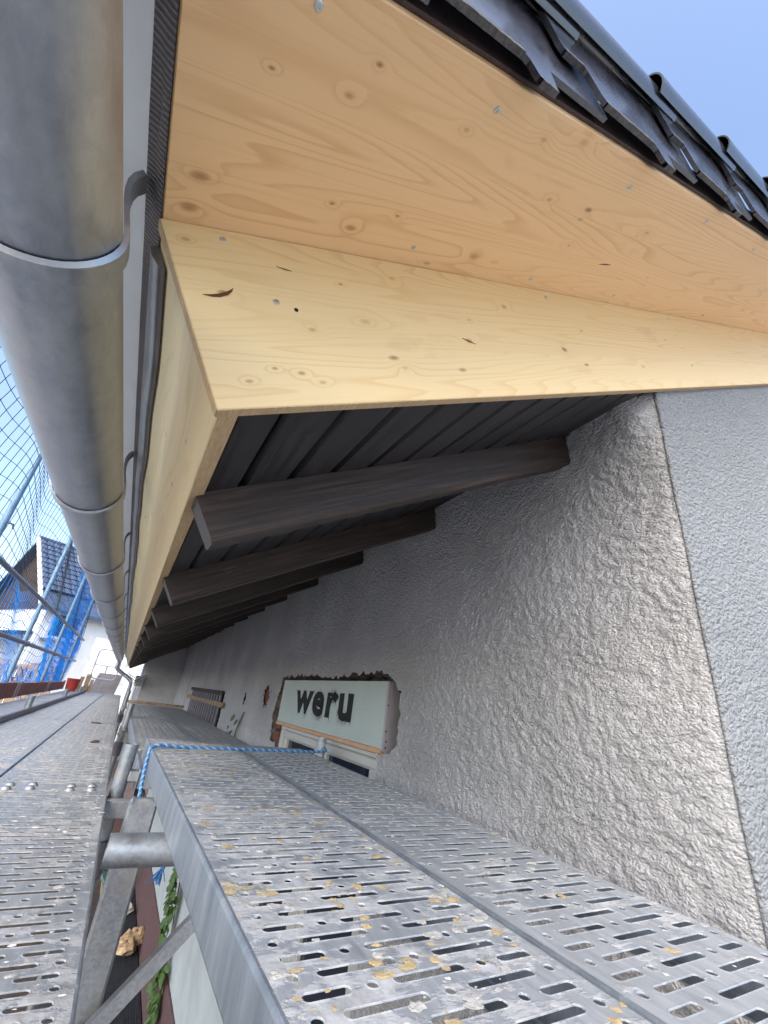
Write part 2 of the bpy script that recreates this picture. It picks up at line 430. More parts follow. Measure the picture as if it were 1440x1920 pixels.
MT['barge'] = plain('brown_batten', (.055, .030, .026), .7, 0, .4, 40, .3)
def meshmat():
    t = NT('ribbed_eave_comb'); co = t.co()
    s1 = t.n.new('ShaderNodeTexWave'); s1.wave_type = 'BANDS'; s1.bands_direction = 'Y'; t.l.new(co, s1.inputs['Vector'])
    s1.inputs['Scale'].default_value = 55; s1.inputs['Distortion'].default_value = 1.5; s1.inputs['Detail'].default_value = 2
    col = t.rmp(s1.outputs['Fac'], [(.2, (.05, .045, .05)), (.8, (.19, .175, .18))])
    return t.fin(col, .5, .1, t.bump(s1.outputs['Fac'], .8, .003))
MT['comb'] = meshmat()
MT['drip'] = plain('pale_coated_sheet', (.80, .87, .90), .45, 0, .06, 8)
MT['lead'] = plain('folded_grey_sheet', (.20, .195, .20), .38, .55, .25, 12, .1)
MT['screw'] = plain('zinc_screw', (.55, .57, .58), .3, .9, .2, 200)
MT['black'] = plain('black_hollow', (.012, .012, .012), .9, 0, .1)
MT['brick'] = plain('broken_brick', (.20, .085, .060), .95, 0, .4, 45, .8)
MT['cavity'] = plain('broken_mortar_edge', (.16, .135, .12), .95, 0, .5, 40, .9)
def mint():
    t = NT('mint_shutter_panel'); co = t.co()
    w = t.noise(t.map(co, (1, 40, 26), rot=(math.radians(20), 0, 0)), 1.0, 4, .6)
    col = t.rmp(t.noise(co, 5, 3), [(.3, (.49, .57, .535)), (.7, (.55, .63, .59))])
    hx = t.rmp(t.voro(t.map(co, (1, 34, 58)), 1.0, 'DISTANCE_TO_EDGE', 'Distance', .25), [(.02, 1.0), (.06, .0)])
    col = t.mix(t.math('MULTIPLY', hx, .25), col, (.75, .80, .76))
    return t.fin(col, .5, 0, t.bump(hx, .15, .001))
MT['mint'] = mint()
MT['copper'] = plain('copper_trim', (.72, .42, .24), .45, .15, .15, 10)
MT['pvc'] = plain('white_window_plastic', (.62, .62, .58), .4, 0, .05, 5)
MT['cap'] = plain('shutter_end_cap', (.46, .43, .46), .5, 0, .1, 12)
MT['paint'] = plain('black_spray_paint', (.012, .012, .013), .75, 0, .2, 40)
def glassmat():
    t = NT('window_glass'); return t.fin((.02, .03, .05), .06, 0, None, **{'IOR': 1.5})
MT['glass'] = glassmat()
MT['rope'] = plain('blue_rope', (.06, .26, .62), .6, 0, .3, 300, .4)
MT['rope2'] = plain('pale_blue_rope', (.42, .60, .78), .6, 0, .3, 300, .4)
MT['net'] = plain('blue_net_cord', (.03, .30, .82), .6, 0, .2, 40)
MT['net_backlit'] = plain('backlit_net_cord', (.035, .045, .06), .7, 0, .2, 40)  # backlit darkness of the blue net against the sky, painted into the cord
MT['toe'] = plain('red_brown_plank', (.30, .105, .075), .75, 0, .4, 12, .3)
MT['oldwood'] = plain('weathered_plank', (.34, .25, .16), .85, 0, .35, 14, .3)
MT['rail'] = plain('dull_rail', (.20, .19, .22), .5, .4, .2, 20)
MT['nroof'] = plain('neighbour_tile', (.065, .10, .17), .6, 0, .25, 6, .1)
MT['nwall'] = plain('neighbour_render', (.74, .74, .72), .85, 0, .06, 3)
MT['nclad'] = plain('brown_gable_boarding', (.045, .030, .028), .8, 0, .3, 9)
MT['cream'] = plain('cream_render', (.72, .66, .54), .85, 0, .06, 3)
MT['tarp'] = plain('white_tarpaulin', (.80, .83, .86), .5, 0, .10, 2.5, .2)
MT['panel'] = plain('grey_hatch_panel', (.22, .21, .215), .6, .1, .2, 9)
MT['leaf'] = plain('leaf_green', (.065, .135, .026), .5, 0, .6, 16)
MT['stem'] = plain('vine_stem', (.20, .17, .10), .8, 0, .3, 30)
MT['matgrid'] = plain('black_grid_mat', (.030, .034, .042), .6, 0, .3, 20)
MT['teal'] = plain('teal_plastic', (.10, .20, .19), .45, 0, .3, 14)
MT['red'] = plain('red_plastic', (.60, .07, .05), .5, 0, .1, 6)
def groundmat():
    t = NT('yard_gravel')
    a = t.n.new('ShaderNodeNewGeometry'); g = a.outputs['Position']
    v = t.voro(g, 26, out='Color'); sp = t.n.new('ShaderNodeSeparateColor'); t.l.new(v, sp.inputs[0])
    n = t.noise(g, .5, 5)
    col = t.rmp(t.math('ADD', t.math('MULTIPLY', sp.outputs[0], .5), t.math('MULTIPLY', n, .5)), [(.2, (.26, .25, .235)), (.5, (.42, .40, .38)), (.8, (.56, .54, .51))])
    return t.fin(col, .95, 0, t.bump(t.voro(g, 26), .8, .02))
MT['ground'] = groundmat()

# ================================================================== SETTING
g = MB()
g.add([(-400, -400, -EYE), (400, -400, -EYE), (400, 600, -EYE), (-400, 600, -EYE)], [(0, 1, 2, 3)])
o = g.build('ground', MT['ground']); tag(o, 'pale gravel yard below the scaffold', kind='structure')

g = MB()
nb = 60; V = []
for i in range(nb + 1):
    y = -4 + 18 * i / nb
    V += [(-2.6 + .25 * math.sin(y * 1.3) + .15 * math.sin(y * 3.1), y, -EYE + .006), (1.02, y, -EYE + .006)]
g.add(V, [(2 * i, 2 * i + 1, 2 * i + 3, 2 * i + 2) for i in range(nb)])
o = g.build('added_soil_strip', plain('added_dark_soil', (.055, .043, .036), .95, 0, .5, 14, .9)); tag(o, 'dark soil strip added along the house to darken the view through the deck slots', kind='structure')  # dark soil as beside the plinth, spread wide so deck slots look dark
# ================================================================== HOUSE
WX, GY = 1.0, 0.447             # eave wall face, gable wall face
house = thing('house', (1.6, 5, -EYE), 'grey rough plastered house wall meeting a white plastered gable', 'house')

CAV = [(3.11, -1.2), (3.11, -.279), (3.245, -.264), (3.295, -.117), (3.231, .062), (3.21, .135), (2.95, .142), (2.7, .146), (2.355, .131), (2.147, .139), (1.968, .153), (1.72, .150), (1.64, .118), (1.605, .07), (1.595, .0), (1.595, -.06), (1.598, -.123), (1.64, -.150), (1.735, -.165), (1.735, -1.2)]
def inpoly(py, pz, poly):
    ins = np.zeros(py.shape, bool); n = len(poly)
    for i in range(n):
        (x0, y0), (x1, y1) = poly[i], poly[(i + 1) % n]
        if y0 == y1: continue
        c = ((y0 > pz) != (y1 > pz)) & (py < (x1 - x0) * (pz - y0) / (y1 - y0) + x0)
        ins ^= c
    return ins
def relief(s, z, seed):          # rough trowelled plaster, metres
    wx = (vnoise(s * 9, z * 9, seed + 1) - .5) * .10; wz = (vnoise(s * 9, z * 9, seed + 2) - .5) * .10
    a = vnoise((s + wx) * 66 + z * 12, (z + wz) * 84 - s * 8, seed + 3)
    c = vnoise(s * 11, z * 15, seed + 5)
    h = sst(.38, .62, a) * .0036 + c * .0022
    return h
def wallsheet(name, P, s, z, mat, parent, keep=None, smooth=True):
    S, Z = np.meshgrid(s, z, indexing='ij'); V = P(S, Z)
    ns, nz = S.shape; idx = np.arange(ns * nz).reshape(ns, nz)
    q = np.stack([idx[:-1, :-1], idx[1:, :-1], idx[1:, 1:], idx[:-1, 1:]], -1).reshape(-1, 4)
    if keep is not None:
        k = keep((S[:-1, :-1] + S[1:, 1:]) / 2, (Z[:-1, :-1] + Z[1:, 1:]) / 2).ravel(); q = q[k]
    m = MB(); m.v = [tuple(p) for p in V.reshape(-1, 3).tolist()]; m.f = [tuple(f) for f in q.tolist()]
    used = np.zeros(ns * nz, bool); used[q.ravel()] = True
    rm = np.cumsum(used) - 1
    m.v = [p for p, u in zip(m.v, used) if u]; m.f = [tuple(rm[list(f)]) for f in m.f]
    return m.build(name, mat, parent, smooth='all' if smooth else False)
RC = .012
def eave_P(S, Z):                # S = distance along the wall from the corner (towards +Y)
    h = relief(S, Z, 20)
    edge = .003 * (vnoise(Z * 30, S * 0 + 3.3, 9) - .5)
    k = np.clip(1 - S / .03, 0, 1)
    h = h * (1 - .8 * k ** 2); x = WX - h + k ** 2 * .006
    y = GY + .002 + S + k * edge
    # plaster is coved out softly under the boarding, most beside the corner
    cove = np.clip((Z - (ztop - .26)) / .26, 0, 1.15) ** 2
    x = x - cove * (.022 + .060 * np.clip(1 - S / .30, 0, 1)) * sst(.0, .07, S)
    return np.stack([x, y, Z], -1)
# wall top follows the boarding, with a ragged hand-finished line
ztop = OZ + .0 + WX * math.tan(TH)
def e_keep(S, Z):
    cv = inpoly(S + GY + (vnoise(S * 40, Z * 40, 5) - .5) * .030, Z + (vnoise(S * 40, Z * 40, 6) - .5) * .026, CAV)
    t1 = inpoly(S + GY + (vnoise(S * 60, Z * 60, 15) - .5) * .06, Z + (vnoise(S * 60, Z * 60, 16) - .5) * .05, [(3.567, .084), (3.472, .039), (3.484, -.055), (3.56, -.09), (3.64, .015)])
    t2 = inpoly(S + GY, Z, [(4.21, .0), (4.25, .005), (4.27, -.09), (4.22, -.095)])
    t3 = inpoly(S + GY, Z, [(5.16, -.41), (5.16, -.022), (7.74, -.022), (7.74, -.41)])
    return ~(cv | t1 | t2 | t3)
s_near = np.concatenate([np.arange(0, 2.9, .0054), np.arange(2.9, 9.6, .02)])
z_near = np.arange(-1.25, ztop + .02, .0050)
# plaster skin, its corner, and the smooth gable render
wall = wallsheet('eave_wall', eave_P, s_near, z_near, MT['stucco'], house, e_keep)
tag(wall, 'rough grey trowelled plaster with chipped holes')
def gab_P(S, Z):
    h = relief(S * .8 + 7, Z * .8, 60) * .6 * np.clip(S / .03, 0.0, 1)
    ks = np.clip(1 - S / .02, 0, 1)
    return np.stack([WX + .004 + S, GY - h + .004 * np.clip(1 - S / .006, 0, 1), Z], -1)
gw = wallsheet('gable_wall', gab_P, np.concatenate([np.arange(0, 1.3, .0075), np.arange(1.3, 3.6, .1)]), np.arange(-1.25, 2.7, .0085), MT['stucco_white'], house)
tag(gw, 'brighter white plaster of the gable end')
m = MB(); zb = np.arange(-1.25, ztop + .01, .02)
m.tube([(WX + .0035 + .0012 * math.sin(z * 19), GY + .0035, z) for z in zb], .0048, 10); m.build('corner_bead', MT['stucco_white'], house, smooth='all')
m = MB(); m.box((WX + .115, GY + .10, -EYE), (WX + .135, 10.0, ztop + .1)); m.box((WX + .135, GY + .10, -EYE), (4.6, GY + .12, 2.7))
m.build('masonry_core', MT['cavity'], house)
m = MB(); m.box((WX + .004, GY + .004, -2.07), (WX + .03, 10, -1.24)); m.build('lower_wall', MT['lower_white'], house)
m = MB(); m.box((WX + .008, GY + .002, -2.07), (3.6, GY + .03, -1.24)); m.build('gable_lower_wall', MT['lower_white'], house)
m = MB(); m.bbox((WX - .012, GY - .008, -EYE), (WX + .03, 10, -2.074), .004); m.build('plinth', MT['plinth'], house)
# wing that steps out at the far end
wsx = np.arange(.345, 1.02, .02)
def wing_P(S, Z): return np.stack([S, 10.0 - relief(S, Z, 33), Z], -1)
wallsheet('wing_wall', wing_P, wsx, np.arange(-1.35, .95, .02), MT['stucco'], house)
m = MB(); m.box((.345, 10.003, -EYE), (1.3, 13.0, .42)); m.build('wing_body', MT['stucco'], house)
m = MB(); m.box((.335, 9.985, -2.15), (WX, 10.002, -1.352)); m.build('wing_lower_wall', MT['pinkwall'], house)
m = MB(); m.box((.33, 9.975, -EYE), (WX - .013, 10.004, -2.153)); m.build('wing_plinth', MT['plinth'], house)
# broken reveal round the shutter box: ring of ragged masonry behind the plaster edge
m = MB(); n = 0; prev = None
pts = []
for i in range(len(CAV) - 1):
    (a0, b0), (a1, b1) = CAV[i], CAV[i + 1]
    L = max(1, int(math.hypot(a1 - a0, b1 - b0) / .03))
    for k in range(L): pts.append((a0 + (a1 - a0) * k / L, b0 + (b1 - b0) * k / L))
pts.append(CAV[-1])
cy, cz = 2.42, -.2
rows = []
for d, (f, j) in zip((-.001, .03, .07, .115), ((1.012, .0), (.995, .010), (.99, .014), (.975, .012))):
    rows.append([(WX + d, cy + (p[0] - cy) * f + random.uniform(-j, j), cz + (p[1] - cz) * f + random.uniform(-j, j)) for p in pts])
N = len(pts); V = [q for r in rows for q in r]
m.add(V, [(r * N + i, r * N + i + 1, (r + 1) * N + i + 1, (r + 1) * N + i) for r in range(3) for i in range(N - 1)])
rev = m.build('broken_reveal', MT['cavity'], house); tag(rev, 'dark ragged plaster edge around the shutter box')
# bare brick showing in the chips
def patch(name, poly, depth, mat):
    m = MB(); c = np.mean(poly, 0)
    V = [(WX + depth, c[0] + (p[0] - c[0]) * 1.35, c[1] + (p[1] - c[1]) * 1.35) for p in poly] + [(WX + depth - .004, *c)]
    m.add(V, [(i, (i + 1) % len(poly), len(poly)) for i in range(len(poly))]); return m.build(name, mat, house)
patch('exposed_brick', [(3.60, .10), (3.44, .06), (3.45, -.07), (3.56, -.11), (3.68, .015)], .014, MT['brick'])
patch('plaster_slot', [(4.20, .01), (4.26, .01), (4.28, -.10), (4.21, -.10)], .03, MT['black'])
# brick jamb left of the window, blocks told apart
for k in range(6):
    z0 = -.62 + k * .085
    m = MB(); m.bbox((WX + .012, 3.125, z0), (WX + .1, 3.235 + random.uniform(-.012, .012), z0 + .072), .005); o = m.build('brick', MT['brick'], house)

# ================================================================== ROOF
roof = thing('roof', (0, 6, -.2), 'roof overhang with new pale timber panels over dark rafters and boarding', 'roof')
YB = .430                        # front of the pale verge board
YE = 12.4                        # far end of the eave
gr_y = lambda x, y, z: (y, x * CR + (z - OZ) * SR, -x * SR + (z - OZ) * CR)
gr_r = lambda x, y, z: (x * CR + (z - OZ) * SR, y, -x * SR + (z - OZ) * CR)
gr_rn = lambda x, y, z: (x * CR + (z - OZ) * SR, -x * SR + (z - OZ) * CR, y)
# old dark boarding: separate boards along the eave
bw = .0925; r0 = -.004
k = 0
while r0 + k * bw < 1.45:
    m = MB(); a = .028 + k * bw if k == 0 else k * bw + .0
    lo = .027 if k == 0 else k * bw - .0025 + .005
    hi = (k + 1) * bw - .006
    poly = [(lo, .010), (lo + .005, .0), (hi - .005, .0), (hi, .010), (hi, .020), (lo, .020)]
    m.prism(poly, lambda p, q: RF(p, YB + .0165, q), lambda p, q: RF(p, YE - .05, q))
    m.build('soffit_board', MT['darkboard'], roof, grain=gr_y); k += 1
m = MB(); m.box((.028, YB + .017, .0105), (1.45, YE - .06, .0165), RF)
# rafters
for i in range(17):
    y0 = .712 + .70 * i
    if y0 > YE - .3: break
    m = MB(); w = .062; c = .008
    prof = [(y0, .0), (y0, -.088 + c), (y0 + c, -.088), (y0 + w - c, -.088), (y0 + w, -.088 + c), (y0 + w, .0)]
    m.prism(prof, lambda p, q: RF(.012 - q * .06, p, q - .0005), lambda p, q: RF(1.38, p, q - .0005))
    m.build('rafter', MT['darkwood'], roof, grain=gr_rn)
# new timber: verge board, gable soffit panel, fascia
vb_parts = []
m = MB(); m.bbox((-.003, YB, -.006), (3.4, YB + .016, .2535), .0012, RF)
vb = m.build('verge_board', MT['spruce_verge'], roof, grain=gr_rn); tag(vb, 'pale new spruce board closing the insulation')
m = MB(); m.box((-.0025, YB + .0005, -.0068), (3.39, YB + .0155, -.0061), RF); o = m.build('sawn_edge', MT['endgrain'], vb)
m = MB(); m.box((-.0038, YB + .0008, -.006), (-.0032, YB + .0155, .253), RF); o = m.build('sawn_end', MT['endgrain'], vb)
m = MB(); m.bbox((.0005, .163, .254), (3.4, YB + .020, .273), .0012, RF)
gs = m.build('gable_soffit', MT['spruce_soffit'], roof, grain=gr_r); tag(gs, 'wide honey coloured spruce soffit panel under the verge')
m = MB(); m.bbox((.0, YB + .0168, -.004), (.0255, YE, .262), .0012, RF)
fa = m.build('fascia_board', MT['spruce_fascia'], roof, grain=lambda x, y, z: (y, -x * SR + (z - OZ) * CR, x)); tag(fa, 'pale spruce fascia board along the eave')
m = MB(); m.box((.001, YB + .0175, -.0048), (.0245, YE - .001, -.0041), RF); m.build('sawn_edge', MT['endgrain'], fa)
# wood screws and one open screw hole
def disc(m, c, nrm, r, h, n=12):
    c = Vector(c); t = Vector(nrm).normalized(); a = Vector((0, 1, 0)) if abs(t.y) < .9 else Vector((1, 0, 0))
    u = (a - a.dot(t) * t).normalized(); q = t.cross(u)
    V = [c + r * (math.cos(2 * math.pi * i / n) * u + math.sin(2 * math.pi * i / n) * q) for i in range(n)]
    V2 = [c + h * t + r * .8 * (math.cos(2 * math.pi * i / n) * u + math.sin(2 * math.pi * i / n) * q) for i in range(n)]
    V3 = [c + h * t + r * (.45 if i % 2 else .28) * (math.cos(2 * math.pi * i / n) * u + math.sin(2 * math.pi * i / n) * q) for i in range(n)]
    V4 = [p - .8 * h * t for p in V3]
    m.add(V + V2 + V3 + V4, [(k * n + i, k * n + (i + 1) % n, (k + 1) * n + (i + 1) % n, (k + 1) * n + i) for k in range(3) for i in range(n)] + [tuple(3 * n + i for i in range(n))])
dn = (SR, 0, -CR)
def screw(p, nrm, parent, r=.0045):
    m = MB(); disc(m, p, nrm, r, .0008); m.build('screw', MT['screw'], parent)
for (a, y) in [(.111, .189), (.361, .193), (.721, .198), (.373, .396), (1.054, .187), (.708, .408), (1.40, .19), (1.06, .405)]:
    screw(RF(a, y, .2537), dn, gs)
for (a, n_) in [(.068, .237), (.113, .147), (1.438, .068), (.78, .235), (1.44, .235)]:
    screw(RF(a, YB - .0003, n_), (0, -1, 0), vb)
m = MB(); m.tube([(RF(.138, YB - .0006, .137)), (RF(.138, YB + .004, .137))], .0030, 12); m.build('screw_hole', MT['black'], vb)
for k in range(14): screw(RF(-.0004, .62 + .72 * k, .17 if k % 2 else .05), (-CR, 0, -SR), fa)
m = MB()      # resin pocket and checks: shallow dark slivers in the face
def sliver(m, pts, T, w):
    n = len(pts); V = []
    for i, (a, b) in enumerate(pts):
        ww = w * math.sin(math.pi * (i + .25) / (n - .5)); V += [T(a, b - ww), T(a, b + ww)]
    m.add(V, [(2 * i, 2 * i + 1, 2 * i + 3, 2 * i + 2) for i in range(n - 1)])
TV = lambda a, b: RF(a, YB - .0004, b)
sliver(m, [(.020, .147), (.030, .1465), (.040, .148), (.050, .152), (.057, .157), (.060, .161)], TV, .0028)
sliver(m, [(.130, .206), (.142, .203), (.152, .2015)], TV, .0012)
sliver(m, [(.444, .110), (.46, .1045), (.474, .099)], TV, .0018)
sliver(m, [(.748, .104), (.760, .098), (.764, .092)], TV, .0014)
m.build('resin_pocket', plain('resin', (.10, .040, .018), .35, 0, .3, 200), vb)
m = MB(); sliver(m, [(.868, .339), (.888, .3355), (.910, .3335)], lambda a, b: RF(a, b, .2536), .0016); m.build('resin_pocket', MT['black'], gs)
# insulation package and covering above, so the overhang is solid
m = MB(); m.box((.027, YB + .021, .0215), (5.4, YE - .06, .262), RF); m.build('insulation', MT['barge'], roof)
m = MB(); m.box((.002, .170, .2735), (5.4, YE, .315), RF); m.build('roof_decking', MT['barge'], roof)
m = MB(); m.box((-.03, .190, .3205), (5.4, YE + .02, .392), RF); m.build('roof_covering', MT['tile'], roof)
m = MB(); zr = RF(5.4, 0, .352); m.add([(zr[0], .17, zr[2]), (zr[0], YE, zr[2]), (zr[0] * 2 + .4, YE, RF(-.1, 0, .35)[2]), (zr[0] * 2 + .4, .17, RF(-.1, 0, .35)[2])], [(0, 1, 2, 3)])
m.add([(p[0], p[1], p[2] - .05) for p in m.v], [(3, 2, 1, 0)]); m.build('rear_slope', MT['tile'], roof)
m = MB(); m.bbox((-.02, .158, .262), (3.4, .1625, .335), .001, RF); m.build('verge_batten', MT['barge'], roof)
# verge tiles, each with a rolled top, a stepped side flange and a lapped front
def verge_tile(s0, j):
    m = MB(); Lt = .43
    yo = lambda t: .146 - .014 * (1 - t / Lt); no = lambda t: .006 * (1 - t / Lt)
    low = [(0, .322), (.004, .314), (.054, .312), (.060, .308), (.066, .272), (.074, .262), (.228, .259), (.236, .252), (.241, .230), (.276, .224), (.285, .262), (Lt, .262)]
    up = [(Lt, .402), (0, .402)]
    poly = low + up
    m.prism(poly, lambda t, q: RF(s0 + t, yo(t), q + no(t)), lambda t, q: RF(s0 + t, yo(t) + .0065, q + no(t)))
    o = m.build('roof_tile', MT['tile'], roof)
    # roll
    m = MB(); NS = 14; secs = [(0.0, .0236), (.03, .0236), (.045, .0230), (Lt, .0226)]
    V = []
    for t, r in secs:
        for rr in (r, r - .0025):
            for k in range(NS + 1):
                an = math.radians(-62 + 232 * k / NS)     # from the outer foot over the top
                V.append(RF(s0 + t - .012, yo(t) + .0095 - rr * math.cos(an) * 1.0 - .012, .400 + no(t) + rr * math.sin(an)))
    n1 = NS + 1; fs = []
    for i in range(len(secs) - 1):
        for k in range(NS):
            a = i * 2 * n1 + k; b = (i + 1) * 2 * n1 + k
            fs.append((a, a + 1, b + 1, b)); fs.append((a + n1, b + n1, b + n1 + 1, a + n1 + 1))
    for k in range(NS): fs.append((k, k + n1, k + n1 + 1, k + 1))
    m.add(V, fs); m.build('tile_roll', MT['tile'], o, smooth=True)
    # sawn lower edge of the flange, rough
    m = MB()
    for (a, b, q) in ((.006, .055, .3115), (.072, .231, .2575), (.242, .275, .2235)):
        st = max(3, int((b - a) / .006)); V = []
        for i in range(st + 1):
            t = a + (b - a) * i / st; jn = random.uniform(-.0010, .0004)
            for yy, nn in ((-.0006, .006 + random.uniform(-.0016, .0016)), (-.0009 + random.uniform(-.0003, .0003), jn), (.0066, jn), (.0072, .005)):
                V.append(RF(s0 + t, yo(t) + yy, q + no(t) + nn))
        m.add(V, [(i * 4 + k, i * 4 + k + 1, (i + 1) * 4 + k + 1, (i + 1) * 4 + k) for i in range(st) for k in range(3)])
    m.build('tile_edge', MT['tile_edge'], o)
for i in range(-1, 9): verge_tile(.125 + .338 * i, i)
# eave edge: comb strip, pale drip sheet, folded sheet lying over the fascia
m = MB(); ys = np.arange(-.75, YE, .03); V = []
for y in ys:
    w = .004 * math.sin(y * 23) + .003 * math.sin(y * 61 + 1)
    for (a, b) in ((-.0018, .2515), (-.005 - .3 * abs(w), .258), (-.008 + w * .4, .266), (-.0135, .2745)): V.append(RF(a, y, b + w * .15))
m.add(V, [(i * 4 + k, i * 4 + k + 1, (i + 1) * 4 + k + 1, (i + 1) * 4 + k) for i in range(len(ys) - 1) for k in range(3)])
m.build('eave_comb', MT['comb'], roof, smooth='all')
m = MB(); m.prism([(-.0120, .274), (-.040, .318), (-.040, .3195), (-.0105, .2755)], lambda a, b: RF(a, -.8, b), lambda a, b: RF(a, YE, b)); m.build('drip_sheet', MT['drip'], roof)
m = MB(); m.prism([(-.041, .318), (-.115, .345), (-.115, .372), (-.041, .372)], lambda a, b: RF(a, -.8, b), lambda a, b: RF(a, YE, b)); m.build('eave_tile_course', MT['tile'], roof)
m = MB(); ys = np.concatenate([np.arange(.47, 2.0, .04), np.arange(2.0, YE, .12)]); V = []
for y in ys:
    w = .006 * math.sin(y * 5 + 1) + .004 * math.sin(y * 17)
    for (a, b) in ((-.0005, .252), (-.006, .252), (-.012, .247), (-.013 - .2 * w, .234 + w), (-.010, .220 + w), (-.005, .213 + w), (-.0015, .214 + w)): V.append(RF(a, y, b))
m.add(V, [(i * 7 + k, i * 7 + k + 1, (i + 1) * 7 + k + 1, (i + 1) * 7 + k) for i in range(len(ys) - 1) for k in range(6)])
m.add([V[k] for k in range(7)], [tuple(range(7))])
m.build('folded_sheet', MT['lead'], roof, smooth='all')

# ================================================================== GUTTER
GX, GZ, GR = -.2035, .402, .069
gut = thing('gutter', (GX, 6, GZ - GR), 'half round weathered zinc gutter hung along the eave', 'gutter')
m = MB(); NS = 26; sy = [-.85, YE - .3]; V = []
ang = [math.radians(178 + 184 * k / NS) for k in range(NS + 1)]
for y in sy:
    for rr in (GR, GR - .0012):
        for a in ang: V.append((GX + rr * math.cos(a), y, GZ + rr * math.sin(a)))
n1 = NS + 1; fs = []
for k in range(NS):
    fs.append((k, k + 1, 2 * n1 + k + 1, 2 * n1 + k)); fs.append((n1 + k, 3 * n1 + k, 3 * n1 + k + 1, n1 + k + 1))
fs += [(0, 2 * n1, 3 * n1, n1), (NS, n1 + NS, 3 * n1 + NS, 2 * n1 + NS)]
m.add(V, fs)
m.add([(GX + GR * math.cos(a), sy[1] + .001, GZ + GR * math.sin(a)) for a in ang], [tuple(range(n1))])
m.build('trough', MT['zinc'], gut, smooth=True)
m = MB(); m.tube([(GX - GR - .006, sy[0], GZ + .004), (GX - GR - .006, sy[1], GZ + .004)], .0095, 12); m.build('front_bead', MT['zinc'], gut, smooth=True)
def bracket(y):
    path = []
    for k in range(22):
        a = math.radians(176 + 168 * k / 21); path.append((GX + (GR + .0035) * math.cos(a), GZ + (GR + .0035) * math.sin(a)))
    e = RF(-.016, 0, .272); p0 = path[-1]
    c1 = (p0[0] + .012, p0[1] + .035); c2 = (e[0] - .025, e[2] - .035)
    for k in range(1, 11):
        t = k / 10; b = [(1 - t) ** 3, 3 * t * (1 - t) ** 2, 3 * t * t * (1 - t), t ** 3]
        path.append((b[0] * p0[0] + b[1] * c1[0] + b[2] * c2[0] + b[3] * e[0], b[0] * p0[1] + b[1] * c1[1] + b[2] * c2[1] + b[3] * e[2]))
    m = MB(); V = []; n = len(path)
    for i, (x, z) in enumerate(path):
        a = path[max(i - 1, 0)]; b = path[min(i + 1, n - 1)]
        t = Vector((b[0] - a[0], 0, b[1] - a[1])).normalized(); nm = Vector((t.z, 0, -t.x))
        for (yy, h) in ((-.0135, -.002), (-.011, .0032), (.011, .0032), (.0135, -.002)):
            V.append((x + nm.x * h, y + yy, z + nm.z * h))
    m.add(V, [(i * 4 + k, i * 4 + (k + 1) % 4, (i + 1) * 4 + (k + 1) % 4, (i + 1) * 4 + k) for i in range(n - 1) for k in range(4)] + [(0, 1, 2, 3), ((n - 1) * 4 + 3, (n - 1) * 4 + 2, (n - 1) * 4 + 1, (n - 1) * 4)])
    m.build('bracket', MT['zinc'], gut, smooth=True)
for i in range(16): bracket(.405 + .72 * i)
m = MB(); m.tube([(GX, 11.9, GZ - GR + .01), (GX, 11.9, .26), (GX - .005, 11.9, .215), (GX + .03, 11.9, .17), (GX + .10, 11.9, .13), (.12, 11.9, .0), (.17, 11.9, -.05), (.18, 11.9, -.12), (.18, 11.9, -EYE)], .04, 14)
m.build('downpipe', MT['zinc'], gut, smooth=True)

# ================================================================== WINDOW WITH SHUTTER BOX
win = thing('window', (WX + .03, 2.45, -.9), 'white window under a pale mint roller shutter box with black sprayed lettering', 'window')
PX = WX + .004
m = MB(); m.bbox((PX, 1.727, -.147), (PX + .004, 3.185, .116), .001); pan = m.build('shutter_box_panel', MT['mint'], win); tag(pan, 'pale mint panel with black sprayed letters')
m = MB(); m.bbox((PX + .005, 1.735, -.170), (PX + .10, 3.18, .110), .003); m.build('shutter_box_body', MT['cap'], win)
m = MB(); V = []          # end cap, its outer corner rounded
prof = [(PX + .001, -.152), (PX + .001, .116), (PX + .060, .118), (PX + .082, .100), (PX + .092, .060), (PX + .092, -.165), (PX + .02, -.165)]
m.prism(prof, lambda a, b: (a, 1.7265, b), lambda a, b: (a, 1.7120, b)); capo = m.build('end_cap', MT['cap'], win)
m = MB(); m.tube([(PX + .062, 1.7115, .088), (PX + .062, 1.7185, .088)], .011, 14); m.build('end_cap_hole', MT['black'], capo)
for (a, b) in ((.012, -.118), (.012, -.140), (.008, .02), (.008, -.08)):
    m = MB(); m.tube([(PX + a, 1.7112, b), (PX + a, 1.7135, b)], .0035, 8); m.build('rivet', MT['black'], capo)
m = MB(); m.bbox((PX - .006, 1.730, -.166), (PX + .03, 3.19, -.1475), .002); m.build('copper_trim', MT['copper'], win)
fx = WX + .022
def bar(name, y0, y1, z0, z1, x0, x1, parent, c=.004, mat='pvc'):
    m = MB(); m.bbox((x0, y0, z0), (x1, y1, z1), c); return m.build(name, MT[mat], parent)
bar('frame_head', 1.745, 3.12, -.190, -.1665, fx, fx + .06, win)
bar('frame_jamb', 3.06, 3.12, -1.2, -.1905, fx, fx + .06, win); bar('frame_jamb', 1.745, 1.80, -1.2, -.1905, fx, fx + .06, win)
bar('frame_mullion', 2.395, 2.45, -1.2, -.1905, fx + .002, fx + .06, win)
for (a, b) in ((1.803, 2.392), (2.453, 3.057)):
    sash = bar('sash_head', a, b, -.234, -.1935, fx + .008, fx + .055, win, .006)
    bar('sash_bead', a + .02, b - .02, -.240, -.2345, fx + .016, fx + .05, sash, .002)
    bar('sash_stile', a, a + .055, -1.2, -.2345, fx + .008, fx + .055, win, .006); bar('sash_stile', b - .055, b, -1.2, -.2345, fx + .008, fx + .055, win, .006)
    bar('glass_pane', a + .05, b - .05, -1.2, -.236, fx + .030, fx + .036, win, .001, 'glass')
